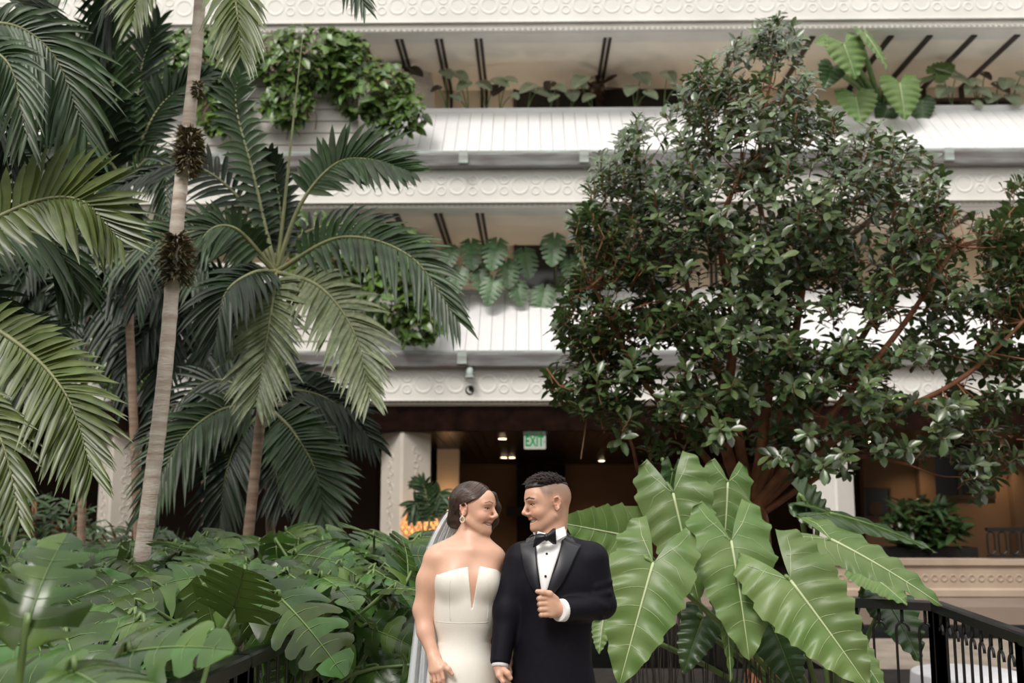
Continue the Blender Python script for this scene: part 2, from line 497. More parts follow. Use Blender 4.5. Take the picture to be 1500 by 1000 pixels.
for (a, b) in ((757, 826), (640, 672)):   # dark timber piers on the back wall
    MB().box((XP(a, GB), GB - 0.25, 0), (XP(b, GB), GB, zc1 + 0.05)).build('pier', 'dark_wood', bw)
struct(MB().box((XL - 4.3, 15.6, -0.2), (XL - 4, GB, 3.2)), 'wall_left', 'ground_wall')
struct(MB().box((XR + 6, 15.6, -0.2), (XR + 6.3, GB, 3.2)), 'wall_right', 'ground_wall')
# dark room divider that closes the left half of the hall
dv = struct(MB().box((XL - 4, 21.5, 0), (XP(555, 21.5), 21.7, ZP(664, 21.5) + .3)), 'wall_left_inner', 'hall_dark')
# right wing wall, nearer, with picture and window
RW = 21.0
rwx = XP(1255, RW)
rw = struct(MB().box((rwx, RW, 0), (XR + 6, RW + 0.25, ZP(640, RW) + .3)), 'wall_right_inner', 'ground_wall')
for px in (1330, 1462):
    MB().box((XP(px, RW), RW - 0.22, 0), (XP(px + 22, RW), RW, ZP(650, RW) + .1)).build('pier', 'ground_wall', rw)
window(4, 1355, 1452, 662, 724, RW, ZP(725, RW), 2)
pic = thing('picture', 'small dark framed picture on the tan wall behind the white column', 'picture', P(1284, 758, RW - 0.03))
a, b = P(1266, 717, RW), P(1303, 756, RW)
MB().box((a.x, RW - 0.02, b.z), (b.x, RW - 0.001, a.z)).build('canvas', 'dark_glass', pic)
for (x0, x1, z0, z1) in ((a.x - .04, b.x + .04, a.z, a.z + .04), (a.x - .04, b.x + .04, b.z - .04, b.z), (a.x - .04, a.x, b.z, a.z), (b.x, b.x + .04, b.z, a.z)):
    MB().box((x0, RW - 0.05, z0), (x1, RW - 0.001, z1)).build('frame', 'window_frame', pic)
art = MB()
q = P(1284, 745, RW - .022)
art.lathe([(0.11, 0), (0.15, .004), (0.1, .008)], (q.x, q.y, q.z), 12, (0, -1, 0)).build('painted_shape', 'hall_dark', pic)

# terrace parapet on the right with oval-baluster rail
PYY = 17.0
pxa, pxb = XP(1195, PYY, 840), XR
z_t, z_b = ZP(818, PYY), ZP(872, PYY)
par = struct(MB().prism([(PYY - .04, z_b), (PYY - .04, z_b + .10), (PYY, z_b + .13), (PYY, z_t - .12), (PYY - .05, z_t - .09), (PYY - .05, z_t), (PYY + .3, z_t), (PYY + .3, z_b)], 'x', pxa, pxb), 'wall_parapet', 'tan_plaster')
for i in range(40):
    x = pxa + 0.1 + i * 0.15
    if x > pxb - .1: break
    ring_mesh(0.055, 0.022, 0.015, 12).build('ring_ornament', 'tan_plaster', par, True, origin=(0, 0, 0)).location = Vector((x, PYY - .0, (z_t + z_b) / 2 - .005)) - WLOC[par.name] if i == 0 else Vector((0, 0, 0))
    if i == 0:
        src_ring = [c for c in par.children][0]
    else:
        c = [c for c in par.children][-1]; c.location = Vector((x, PYY, (z_t + z_b) / 2 - .005)) - WLOC[par.name]
rr = struct(MB().box((XP(1432, PYY), PYY + .1, z_t + .44), (pxb, PYY + .18, z_t + .50)), 'railing_terrace', 'iron')
MB().box((XP(1432, PYY), PYY + .11, z_t + .03), (pxb, PYY + .17, z_t + .06)).build('bottom_rail', 'iron', rr)
x = XP(1438, PYY)
while x < pxb - .1 and x < XP(1560, PYY):
    pts = [Vector((x + .06*math.cos(t), PYY + .14, z_t + .25 + .12*(1 if math.sin(t) > 0 else -1) + .06*math.sin(t))) for t in [i*math.pi/8 for i in range(17)]]
    MB().tube(pts, .016, 6).build('oval_baluster', 'iron', rr, True)
    x += .185
# water channel and low dark planting wall in front of the terrace
struct(MB().box((XP(1150, 15), 13.0, -0.55), (XR, 15.6, -0.45)), 'pool_edge', 'paving')

# downlights in the hall ceiling
def ceil_z(y): return zc0 + (zc1 - zc0) * (y - 17.1) / (GB - 17.1) - .012
k = 0
for (px, Y, lab) in ((736, 18.2, 'above the couple beside the exit sign'), (738, 22.6, 'the deeper one of a pair above the couple'), (750, 22.6, 'in a pair deep in the hall'), (881, 23.6, 'before the brown back wall right of the groom'),
                     (1272, 18.9, 'behind the fig tree by the white column'), (1344, 20.3, 'in front of the dark window'), (1468, 20.5, 'past the dark window on the right wing'), (95, 18.6, 'behind the palm fronds of the left hall'), (410, 20.2, 'behind the slim palm trunk')):
    q = Vector((XP(px, Y, 650), Y, ceil_z(Y)))
    t = thing('downlight', 'small round lit ceiling downlight ' + lab, 'downlight', q, 'downlights in the dark hall ceiling')
    MB().lathe([(.078, 0), (.085, -.012), (.078, -.02), (.066, -.02)], q, 16).build('trim_ring', 'window_frame', t, True)
    MB().lathe([(.064, -.021), (.064, -.026)], q, 16).build('lens', 'downlight', t)
    ld = bpy.data.lights.new('downlight_lamp', 'SPOT'); ld.energy = 80 if Y > 22 else 45 if px > 1200 else 9; ld.color = (1, 0.70, 0.42); ld.spot_size = R(120); ld.spot_blend = .8; ld.shadow_soft_size = .08
    lo = bpy.data.objects.new('lamp_glow', ld); COL.objects.link(lo); lo.parent = t; lo.location = (0, 0, -.05)

# exit sign hanging from the ceiling
mat('sign_white', (0.78, 0.80, 0.74), 0.4, 0.02, 3, emit=(0.9, 0.93, 0.85), estr=0.32)
mat('sign_green', (0.008, 0.26, 0.06), 0.4, 0.05, 3, emit=(0.0, 0.42, 0.10), estr=0.4)
EY = 17.9   # hangs just inside the opening
a, b = P(767.5, 636, EY), P(799.5, 657.5, EY)
ex = thing('exit_sign', 'white hanging exit sign with green EXIT lettering under dark ceiling', 'exit sign', ((a.x + b.x)/2, EY, b.z))
MB().box((a.x, EY, b.z), (b.x, EY + .05, a.z)).build('housing', 'sign_white', ex, bevel=.02)
cu = bpy.data.curves.new('exit_text', 'FONT'); cu.body = 'EXIT'; cu.size = .255; cu.extrude = .004; cu.align_x = 'CENTER'; cu.align_y = 'CENTER'; cu.offset = 0.006
to = bpy.data.objects.new('exit_text', cu); COL.objects.link(to)
dg = bpy.context.evaluated_depsgraph_get()
tm = bpy.data.meshes.new_from_object(to.evaluated_get(dg)); bpy.data.objects.remove(to)
tm.materials.clear(); tm.materials.append(M_['sign_green'])
lt = bpy.data.objects.new('lettering', tm); COL.objects.link(lt); lt.parent = ex
lt.rotation_euler = (math.pi/2, 0, 0); lt.scale = (0.62, 1, 1)
lt.location = (-.008, -.006, (a.z - b.z)/2); WLOC[lt.name] = WLOC[ex.name]
MB().add([(b.x - .035, EY - .004, b.z + .10), (b.x - .012, EY - .004, b.z + .125), (b.x - .035, EY - .004, b.z + .15)], [(0, 1, 2)]).build('arrow', 'sign_green', ex)
for dx in (.08, -.08):
    xm = (a.x + b.x)/2 + dx
    MB().tube([(xm, EY + .025, a.z - .01), (xm, EY + .025, ceil_z(EY) + .0)], .008, 6).build('hanger', 'window_frame', ex)

# little box on the pier, drain spout and hole on the lowest fascia
q = P(742, 742, GB - .26)
bx = MB().box((q.x, GB - .31, q.z - .22), (q.x + .36, GB - .25, q.z)).build('wall_box', 'black')
tag(bx, 'small black box fixed on the dark pier of the back wall', 'wall box')
sp = thing('drain_spout', 'grey downturned drain spout under the copper gutter', 'drain spout', P(688, 554, 16.85))
q = P(688, 545, 16.85)
MB().tube([q + Vector((0, .2, .06)), q + Vector((0, .06, .06)), q + Vector((0, 0, .03)), q + Vector((0, -.01, -.04)), q + Vector((0, -.01, -.1))], .06, 12).build('pipe', 'patina', sp, True)
MB().lathe([(.075, -.03), (.075, 0), (.06, .01)], q + Vector((0, -.01, -.07)), 12).build('collar', 'patina', sp, True)
q = P(688, 571, 16.99)
hol = MB().lathe([(.075, 0), (.075, .016), (.06, .018), (.055, .004), (.001, .004)], q + Vector((0, .01, 0)), 16, (0, -1, 0)).build('drain_hole', 'black', None, True)
tag(hol, 'round black drain hole in the white fascia below the spout', 'drain hole')

# ceiling fan up in the top gallery
q = P(878, 128, 19.0)
fan = thing('ceiling_fan', 'dark wooden ceiling fan under the top gallery ceiling', 'ceiling fan', q)
MB().tube([q + Vector((-.05, 0, .05)), Vector((q.x - .05, q.y, F3[2]))], .025, 8).build('rod', 'fan_wood', fan)
MB().lathe([(.05, -.13), (.14, -.10), (.17, 0), (.12, .09), (.04, .12)], q + Vector((-.05, 0, 0)), 16).build('motor', 'fan_wood', fan, True)
for i in range(5):
    an = i * 2*math.pi/5 + .15
    Mx = Matrix.Translation(q + Vector((-.05, 0, .0))) @ Matrix.Rotation(an, 4, 'Z') @ Matrix.Rotation(R(14), 4, 'X')
    prof = [(.14, -.03), (.25, -.045), (.55, -.085), (.66, -.06), (.69, 0), (.66, .06), (.55, .085), (.25, .045), (.14, .03)]
    vs = [Mx @ Vector((x, y, z)) for z in (-.006, .006) for (x, y) in prof]
    n = len(prof)
    MB().add(vs, [tuple(range(n-1, -1, -1)), tuple(range(n, 2*n))] + [(i2, (i2+1) % n, n+(i2+1) % n, n+i2) for i2 in range(n)]).build('blade', 'fan_wood', fan)
# ================================================================== PLANTS
mat('fig_leaf', (0.072, 0.112, 0.040), 0.27, 0.2, 4, island=0.5, trans=0.18, back=(0.09, 0.14, 0.045), spec=0.6)
mat('pothos_leaf', (0.085, 0.155, 0.030), 0.32, 0.2, 5, objr=0.4, island=0.4, trans=0.2, back=(0.11, 0.17, 0.05))
mat('monstera_leaf', (0.042, 0.094, 0.017), 0.25, 0.25, 5, objr=0.55, trans=0.18, back=(0.075, 0.13, 0.025), spec=0.4)
mat('monstera_far', (0.07, 0.15, 0.055), 0.4, 0.2, 3, objr=0.25, trans=0.2)
mat('ear_leaf', (0.170, 0.240, 0.085), 0.36, 0.10, 4, 0.05, 14, objr=0.14, trans=0.22, col2=(0.090, 0.175, 0.042), back=(0.16, 0.24, 0.08), spec=0.35)
mat('ear_vein', (0.42, 0.49, 0.27), 0.45, 0.08, 8)
mat('ear_dark', (0.035, 0.075, 0.022), 0.33, 0.15, 3, objr=0.2, trans=0.15)  # ear leaf green with shade put into the colour, for leaves in shade
mat('stem_green', (0.12, 0.19, 0.055), 0.45, 0.15, 10)
mat('alocasia_leaf', (0.30, 0.36, 0.24), 0.4, 0.15, 6, objr=0.35, trans=0.2)
mat('alocasia_dark', (0.04, 0.022, 0.014), 0.4, 0.2, 6, objr=0.2)
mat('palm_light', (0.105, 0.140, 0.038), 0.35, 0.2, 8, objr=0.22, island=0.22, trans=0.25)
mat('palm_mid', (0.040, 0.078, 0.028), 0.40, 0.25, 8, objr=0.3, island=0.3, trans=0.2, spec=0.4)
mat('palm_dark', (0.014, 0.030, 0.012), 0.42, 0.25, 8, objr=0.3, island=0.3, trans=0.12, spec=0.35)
mat('palm_spotted', (0.20, 0.225, 0.115), 0.40, 0.2, 20, objr=0.25, island=0.25, trans=0.18, col2=(0.070, 0.105, 0.032))
mat('rachis', (0.19, 0.20, 0.085), 0.5, 0.15, 10)
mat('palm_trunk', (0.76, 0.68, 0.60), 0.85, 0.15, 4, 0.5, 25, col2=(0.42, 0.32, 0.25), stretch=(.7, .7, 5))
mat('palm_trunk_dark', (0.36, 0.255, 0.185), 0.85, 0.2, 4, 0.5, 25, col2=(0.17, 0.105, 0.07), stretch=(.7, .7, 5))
mat('fig_bark', (0.40, 0.17, 0.085), 0.7, 0.2, 10, 0.4, 40, col2=(0.20, 0.075, 0.037))
mat('dead_leaf', (0.17, 0.14, 0.07), 0.8, 0.3, 8, island=0.4)
mat('dry_root', (0.20, 0.11, 0.06), 0.8, 0.2, 8)
mat('root_dark', (0.05, 0.04, 0.03), 0.8, 0.2, 8)

def frame(origin, xdir, normal):
    x = Vector(xdir).normalized(); z = Vector(normal); z = z - x * z.dot(x)
    if z.length < 1e-4: z = Vector((0.1, 0.2, 1)) - x * x.z
    z.normalize(); y = z.cross(x)
    return Matrix(((x.x, y.x, z.x, origin[0]), (x.y, y.y, z.y, origin[1]), (x.z, y.z, z.z, origin[2]), (0, 0, 0, 1)))

# ---- leaf blades: petiole at the origin, tip along +X, face along +Z
def ear_blade(L, W, back, nr=34, nc=7, wav=0.055, nw=5, seed=0, fold=0.22, droop=0.25, sinus=0.05, ripple=0.03):
    """arrow-shaped blade with back lobes and a wavy margin; returns (MB blade, MB veins)"""
    rg = random.Random(seed)
    ph = [rg.uniform(-0.3, 0.3) for _ in range(2)]
    def width(t):
        if t >= 0: return 0.86 * max(0, 1 - t)**0.80 * (1 + 0.42*t)
        return 0.44 + 0.42*math.sqrt(max(0, 1 - (-t/back)**3.0))
    def surf(t, v, s):
        wo = width(t); wi = 0
        p_ = ph[0 if s > 0 else 1]
        if t < 0:
            u = -t / back
            wi = min(wo, 0.02 + sinus*u + (0.42 - sinus)*u**1.4)
        cyc = (t*1.05 + p_*.35) * nw * 2*math.pi
        wv = 1 + wav * 1.15 * (math.cos(cyc) + 0.30*math.cos(2*cyc + 1.2 + 3*p_)) * min(1, 2.6*max(0.0, 1 - t))
        yy = wi + (wo*(wv if t > -back*.98 else 1) - wi) * v
        y = s * yy * W/2
        a = abs(y)/(W/2)
        x = (t + 0.13*v*v*(1 if t > 0 else 0.25)*(1-max(0, t))) * L
        z = fold * abs(y)*(1 - .55*a) - droop * L * max(0, t)**2 * 0.5 - 0.20*droop*L*a*a*1.6
        z += ripple * W * v**1.3 * math.sin(cyc + 1.57 - .6*v) - 0.10*W*(max(0, -t)/back)**2
        return Vector((x, y, z))
    mb = MB()
    ts = [-back + (1 + back) * i / nr for i in range(nr + 1)]
    for s in (1, -1):
        vs = [surf(t, j/nc, s) for t in ts for j in range(nc + 1)]
        fs = []
        for i in range(nr):
            for j in range(nc):
                a = i*(nc+1)+j; f = (a, a+nc+1, a+nc+2, a+1)
                fs.append(f if s > 0 else f[::-1])
        mb.add(vs, fs)
    vn = MB()
    off = Vector((0, 0, 0.004*L))
    vn.tube([surf(i/12, 0, 1) + off*0.6 for i in range(13)], [0.013*L*(1 - i/13)+0.0008 for i in range(13)], 6)
    for s in (1, -1):
        for k in range(5):
            t0 = 0.06 + k*0.155
            vn.tube([surf(min(.98, t0 + 0.05*j/5), j/5*0.96, s) + off*(0.5 - .06*j) for j in range(6)], [0.0024*L*(1 - j/6.5) for j in range(6)], 5)
        # vein into the back lobe
        vn.tube([surf(-back*0.85*j/5, 0.0 + 0.50*j/5, s) + off*0.4 for j in range(6)], [0.0048*L*(1 - j/6.5) for j in range(6)], 5)
        for k in range(2):
            vn.tube([surf(-back*(0.12 + 0.3*k) + 0.02*j, 0.12 + 0.8*j/4, s) + off*0.35 for j in range(5)], [0.0024*L*(1 - j/5.5) for j in range(5)], 5)
    return mb, vn

def heart_blade(L, W, nr=8, nc=3, fold=0.25, droop=0.3, back=0.28):
    mb = MB()
    def width(t): return (1-t)**0.75*(0.9+0.5*t) if t >= 0 else 0.9*math.sqrt(max(0, 1-(t/back)**2))
    ts = [-back + (1+back)*i/nr for i in range(nr+1)]
    for s in (1, -1):
        vs = []
        for t in ts:
            for j in range(nc+1):
                v = j/nc; wi = 0.14*(-t/back) if t < 0 else 0
                wi = min(wi, width(t))
                y = s*(wi + (width(t)-wi)*v)*W/2
                vs.append(Vector((t*L, y, fold*abs(y) - droop*L*max(0, t)**2*.5)))
        fs = []
        for i in range(nr):
            for j in range(nc):
                a = i*(nc+1)+j; f = (a, a+nc+1, a+nc+2, a+1)
                fs.append(f if s > 0 else f[::-1])
        mb.add(vs, fs)
    return mb

def monstera_blade(L, W, nl=6, seed=0, droop=0.35, fold=0.18, split=0.42):
    """heart-shaped blade cut into finger lobes, with small holes near the midrib"""
    rg = random.Random(seed)
    mb = MB(); vn = MB()
    back = 0.26
    def width(t): return (1-t)**0.62*(0.86+0.62*t-0.1*t*t) if t >= 0 else 0.86*math.sqrt(max(0, 1-(t/back)**2)) 
    def surf(t, v, s, wmul=1.0):
        tw = min(max(t, -back*0.94), 0.985)
        wi = 0.10*(-t/back) if t < 0 else 0
        y = s*(wi + (width(tw)*wmul - wi)*v)*W/2
        x = (t + 0.22*v*v*(1 - max(0, t))*(1 if t > 0 else 0.3))*L*0.92
        z = fold*abs(y) - droop*L*(0.5*max(0, t)**2) - droop*W*0.55*(abs(y)/(W/2))**2
        return Vector((x, y, z))
    for s in (1, -1):
        edges = [-back] + [ -0.05 + (1.03)*(k/nl)**1.0 for k in range(nl)] + [1.0]
        for k in range(len(edges)-1):
            t0, t1 = edges[k], edges[k+1]
            last = k == len(edges)-2
            tc = (t0+t1)/2; nr, nc = 4, 6
            v0 = split + rg.uniform(-0.08, 0.12) if k else 0.65
            if last: v0 = 0.9
            wm = rg.uniform(0.93, 1.05)
            vs, fs = [], []
            for i in range(nr+1):
                a = i/nr
                for j in range(nc+1):
                    v = j/nc
                    g = 0.27*sstep((v-v0)/(1-v0)*2.2) if v > v0 else 0
                    e = abs(2*a-1)
                    vv = v*(1 - 0.13*e**3*(v > v0)) if k else v
                    t = tc + (t0 + (t1-t0)*a - tc)*(1-g)
                    vs.append(surf(t, vv, s, wm) + Vector((0, 0, 0.012*W*math.cos((a-.5)*3)*v)))
            for i in range(nr):
                for j in range(nc):
                    a = i*(nc+1)+j; f = (a, a+nc+1, a+nc+2, a+1)
                    fs.append(f if s > 0 else f[::-1])
            mb.add(vs, fs)
            if k:
                vn.tube([surf(tc - 0.03 + 0.03*j/4, j/4*0.9, s, wm) + Vector((0, 0, .004*L)) for j in range(5)], [0.006*L*(1-j/5) for j in range(5)], 4)
    vn.tube([surf(i/8, 0, 1) + Vector((0, 0, .004*L)) for i in range(9)], [0.012*L*(1-i/9.5) for i in range(9)], 5)
    return mb, vn
def place(mb, Mx):
    o = MB(); o.f = mb.f
    A = np.array([tuple(v) for v in mb.v]); Mn = np.array(Mx)
    o.v = [tuple(r) for r in (A @ Mn[:3, :3].T + Mn[:3, 3])]
    return o
TOCAM = Vector((0, -1, 0.25))

# ================= giant philodendron by the railing (leaf: attach, tip, width px, back, face, material)
def ear_plant(name, label, cat, base, leaves, group=None, fine=True):
    root = thing(name, label, cat, base, group)
    for i, (ax, ay, aY, tx, ty, tY, wpx, back, face, m) in enumerate(leaves):
        a, b = P(ax, ay, aY), P(tx, ty, tY)
        L = (b - a).length; W = wpx * aY / FPX
        nrm = Vector(face)
        mb, vn = ear_blade(L, W, back, 40 if fine else 16, 8 if fine else 4, 0.055 if fine else 0.05, 4.6 + (i % 3)*.5 if fine else 4, seed=i*7+3, ripple=0.034 if fine else .03, droop=.22)
        Mx = frame(a, b - a, nrm)
        # aim the drooped tip where the photograph has it
        lf = place(mb, Mx).build('leaf', m, root, True, origin=a, solid=0)
        place(vn, Mx).build('vein', 'ear_vein' if m == 'ear_leaf' else 'stem_green', lf, True, origin=a)
        xd = (b - a).normalized()
        nz_ = Mx.to_3x3() @ Vector((0, 0, 1)); ctl = a - nz_ * L * 0.16 - xd * L * 0.02
        bs = Vector(base) + Vector((rnd.uniform(-.08, .08), rnd.uniform(-.08, .08), 0.02))
        mid = (ctl + bs)/2 + Vector((0, 0.05, 0.12))
        MB().tube(spline([bs, mid, ctl, a], 14), [0.02*aY/5.5*(1 - 0.5*k/14) for k in range(15)], 7).build('petiole', 'stem_green', root, True)
    return root
C_ = (0, -1, 0.35)
ear_plant('giant_philodendron', 'giant light-green philodendron with huge wavy arrow-shaped leaves over the black railing', 'plant',
    (2.1, 7.25, -0.2), [
    (1071, 792, 5.7, 1102, 962, 5.45, 140, 0.42, (0.05, -1, .30), 'ear_leaf'),
    (957, 824, 5.5, 906, 1000, 5.3, 140, 0.40, (-0.15, -1, .35), 'ear_leaf'),
    (986, 722, 6.0, 1022, 878, 5.85, 125, 0.40, (-0.30, -1, .45), 'ear_leaf'),
    (930, 787, 6.1, 818, 764, 5.9, 105, 0.25, (-.1, -1, .1), 'ear_leaf'),
    (1066, 706, 6.3, 1062, 836, 6.2, 88, 0.28, (.25, -1, .5), 'ear_leaf'),
    (1158, 850, 5.5, 1276, 1003, 5.25, 150, 0.45, (-.10, -1, .35), 'ear_leaf'),
    (1217, 790, 5.75, 1386, 874, 5.5, 92, 0.36, (.12, -.75, .75), 'ear_leaf'),
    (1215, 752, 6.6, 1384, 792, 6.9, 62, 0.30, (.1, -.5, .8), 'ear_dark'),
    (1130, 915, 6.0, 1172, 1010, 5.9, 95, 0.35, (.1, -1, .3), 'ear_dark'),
    (1060, 885, 5.75, 1079, 996, 5.6, 34, 0.12, (.75, -1, .1), 'ear_leaf'),
    (905, 838, 6.1, 886, 912, 6.0, 62, 0.35, (-.3, -1, .2), 'ear_leaf'),
    (884, 905, 6.0, 876, 955, 5.9, 40, 0.3, (-.4, -1, .2), 'ear_leaf'),
    (1238, 930, 5.9, 1300, 1010, 5.7, 62, 0.35, (.3, -1, .3), 'ear_leaf'),
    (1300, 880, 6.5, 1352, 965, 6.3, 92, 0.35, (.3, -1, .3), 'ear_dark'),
    (1270, 838, 6.4, 1330, 880, 6.2, 70, 0.35, (.1, -.8, .6), 'ear_leaf'),
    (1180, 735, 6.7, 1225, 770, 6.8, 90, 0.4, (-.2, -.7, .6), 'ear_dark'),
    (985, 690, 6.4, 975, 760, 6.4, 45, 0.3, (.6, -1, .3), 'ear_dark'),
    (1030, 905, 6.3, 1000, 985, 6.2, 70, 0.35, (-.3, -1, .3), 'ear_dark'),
    ])
ear_plant('gallery_philodendron', 'large-leaved green philodendron leaning over the top gallery apron', 'plant',
    (P(1290, 150, 18.42).x, 18.42, CAP3 + .04), [
    (1236, 65, 16.75, 1256, 113, 16.65, 72, 0.35, C_, 'ear_leaf'),
    (1220, 98, 17.1, 1208, 128, 17.0, 50, 0.35, C_, 'ear_dark'),
    (1268, 50, 16.7, 1306, 100, 16.6, 40, 0.3, (.7, -1, .3), 'ear_leaf'),
    (1253, 140, 17.2, 1262, 178, 17.0, 74, 0.4, C_, 'ear_leaf'),
    (1318, 122, 17.4, 1328, 172, 17.2, 72, 0.35, C_, 'ear_leaf'),
    (1350, 148, 18.0, 1352, 182, 17.9, 48, 0.35, C_, 'ear_dark'),
    (1196, 200, 17.7, 1192, 233, 17.6, 48, 0.35, C_, 'ear_leaf'),
    (1372, 108, 18.2, 1400, 92, 18.2, 42, 0.3, C_, 'ear_leaf'),
    (1300, 160, 18.0, 1288, 185, 17.9, 44, 0.35, C_, 'ear_dark'),
    (1215, 60, 16.8, 1195, 62, 16.7, 34, 0.3, C_, 'ear_leaf')])

# ================= small alocasias along the gallery caps
def alocasia(px, py, leaves, Y, zb, label, dark=()):
    root = thing('potted_alocasia', label, 'plant', (XP(px, Y, py), Y, zb), 'alocasias along the top gallery cap')
    b = Vector((XP(px, Y, py), Y, zb - .02))
    for i, (lx, ly, sz, dx) in enumerate(leaves):
        a = P(lx, ly, Y - 0.1 - 0.03*i)
        mb = heart_blade(sz*.95*Y/FPX, sz*1.15*Y/FPX, 8, 3, back=.42, fold=.1)
        Mx = frame(a, (dx*1.1, -0.35, -0.45), (0.35*dx, -1, 0.75))
        place(mb, Mx).build('leaf', 'alocasia_dark' if i in dark else 'alocasia_leaf', root, True, origin=a)
        MB().tube(spline([b, (a + b)/2 + Vector((-.02*dx, .03, .06)), a], 6), [.012, .012, .011, .01, .01, .009, .008], 5).build('petiole', 'stem_green', root, True)
ALO = [
    (655, 158, [(652, 105, 22, .3), (642, 128, 16, -.6)], 'two-leaved alocasia beside the top gallery column', (1,)),
    (686, 158, [(683, 122, 24, -.4), (670, 108, 26, .5), (667, 140, 18, .3)], 'green alocasia with one dark leaf near the gallery column', ()),
    (712, 158, [(706, 122, 24, .5), (728, 118, 26, .7)], 'alocasia with two broad leaves arching sideways on the cap', ()),
    (732, 158, [(730, 128, 24, -.2), (745, 115, 20, .8), (752, 138, 16, .3)], 'alocasia with a narrow folded leaf on the cap', (0,)),
    (772, 158, [(778, 126, 26, -.6), (788, 132, 24, .6)], 'pale alocasia in front of the dark gallery window end', ()),
    (806, 158, [(806, 122, 20, -.2), (816, 126, 22, .5), (812, 140, 18, -.3)], 'alocasia with brown new leaf before the dark window', (0,)),
    (836, 158, [(838, 135, 24, .05), (852, 115, 28, -.3)], 'alocasia with one silvery heart leaf before the dark window', ()),
    (868, 158, [(864, 140, 20, -.4), (848, 120, 22, .4)], 'small alocasia beneath the ceiling fan', ()),
    (930, 158, [(925, 128, 24, -.2), (940, 110, 28, .2), (950, 135, 22, .4)], 'tall alocasia right of the ceiling fan', ()),
    (972, 158, [(978, 108, 26, .2), (990, 128, 20, .6)], 'alocasia next to the fig tree crown on the cap', ()),
    (1395, 156, [(1385, 130, 28, -.4), (1400, 112, 26, .5), (1380, 100, 30, .8)], 'alocasia beside the large gallery philodendron', ()),
    (1432, 156, [(1425, 128, 24, -.4), (1438, 132, 22, .3), (1430, 118, 20, -.6), (1430, 150, 16, .2)], 'pale round-leaved alocasia on the right cap', ()),
    (1440, 156, [(1442, 108, 18, .2)], 'alocasia with a single dark raised leaf on the right cap', (0,)),
    (1482, 156, [(1475, 118, 26, -.3), (1490, 128, 24, .4), (1482, 142, 26, .1), (1497, 108, 24, .3)], 'bushy alocasia at the far end of the right cap', ()),
    (1462, 156, [(1462, 124, 26, .3), (1455, 140, 24, -.4)], 'alocasia between the pale one and the bushy one on the right cap', (0,)),
    (600, 120, [(582, 98, 30, -.6), (603, 102, 26, .6)], 'alocasia with two black-brown leaves before the gallery column', (0, 1)),
]
for (px, py, lv, lab, dk) in ALO:
    alocasia(px, py, lv, 18.4, CAP3 + .05, lab, dk)

# ================= trailing pothos masses
def pothos(label, blobs, n, leafpx, base, seed, hang=(), nobj=290):
    rg = random.Random(seed)
    root = thing('trailing_pothos', label, 'plant', base, 'trailing pothos on the white bays')
    items = []
    tot = sum(b[3]*b[4] for b in blobs)
    for (cx, cy, Y, rx, ry, rd) in blobs:
        k = int(n * rx*ry/tot)
        for _ in range(k):
            th, ph = rg.uniform(0, 2*math.pi), rg.uniform(0.0, 1.0)
            r = math.sqrt(ph)
            d = math.sqrt(max(0, 1 - r*r))
            x, y = cx + rx*r*math.cos(th), cy + ry*r*math.sin(th)
            items.append((P(x, y, Y - rd*d*rg.uniform(.55, 1.05)), r))
    rg.shuffle(items)
    rest = MB()
    for i, (a, r) in enumerate(items):
        s = leafpx * a.y / FPX * rg.uniform(.65, 1.25)
        mb = heart_blade(s, s*.82, 6, 2, droop=rg.uniform(.1, .5))
        dr = Vector((rg.uniform(-.8, .8), rg.uniform(-.7, .0), rg.uniform(-1.1, .0)))
        nm = Vector((rg.uniform(-.5, .5), rg.uniform(-1, -.2), rg.uniform(.2, 1)))
        p = place(mb, frame(a, dr, nm))
        if i < nobj: p.build('leaf', 'pothos_leaf', root, True, origin=a)
        else: rest.add(p.v, p.f)
    if rest.v: rest.build('foliage', 'pothos_leaf', root, True, kind='stuff')
    core = MB()
    for (cx, cy, Y, rx, ry, rd) in blobs:
        for k in range(int(6 + rx/6)):
            a = P(cx + rg.uniform(-.8, .8)*rx, cy + rg.uniform(-.9, -.1)*ry, Y + rg.uniform(-.2, .1)*rd)
            b = P(cx + rg.uniform(-.9, .9)*rx, cy + rg.uniform(.2, .95)*ry, Y + rg.uniform(-.5, .1)*rd)
            core.tube(spline([a, (a+b)/2 + Vector((rg.uniform(-.1, .1), -.1, .05)), b], 5), .012, 4)
    for (x0, y0, x1, y1, Y) in hang:
        a, b = P(x0, y0, Y), P(x1, y1, Y)
        core.tube(spline([a, (a+b)/2 + Vector((rg.uniform(-.08, .08), 0, 0)), b], 6), .010, 4)
    core.build('vines', 'dry_root', root)
    return root
pothos('bright green pothos spilling over the upper siding bay', [(300, 90, 16.9, 85, 50, .5), (450, 85, 16.85, 85, 48, .5), (420, 145, 16.75, 40, 40, .35), (545, 130, 17.0, 60, 45, .6), (580, 165, 16.9, 48, 34, .4), (330, 165, 16.75, 40, 34, .3), (250, 110, 16.9, 45, 40, .4), (500, 75, 16.9, 40, 30, .4)],
       1500, 17, (XP(420, 17.2, 120), 17.2, BAY3), 3, [(425, 175, 420, 205, 16.8), (432, 175, 440, 200, 16.8), (455, 150, 462, 190, 16.8), (535, 140, 540, 190, 16.9), (545, 150, 548, 195, 16.9)])
pothos('shaded pothos spilling over the lower siding bay', [(500, 380, 16.9, 75, 55, .6), (580, 420, 16.85, 60, 60, .6), (610, 460, 16.8, 35, 50, .4), (440, 340, 17.0, 60, 35, .5), (560, 365, 17.2, 70, 40, .5)],
       1100, 16, (XP(500, 17.2, 400), 17.2, BAY2), 4)
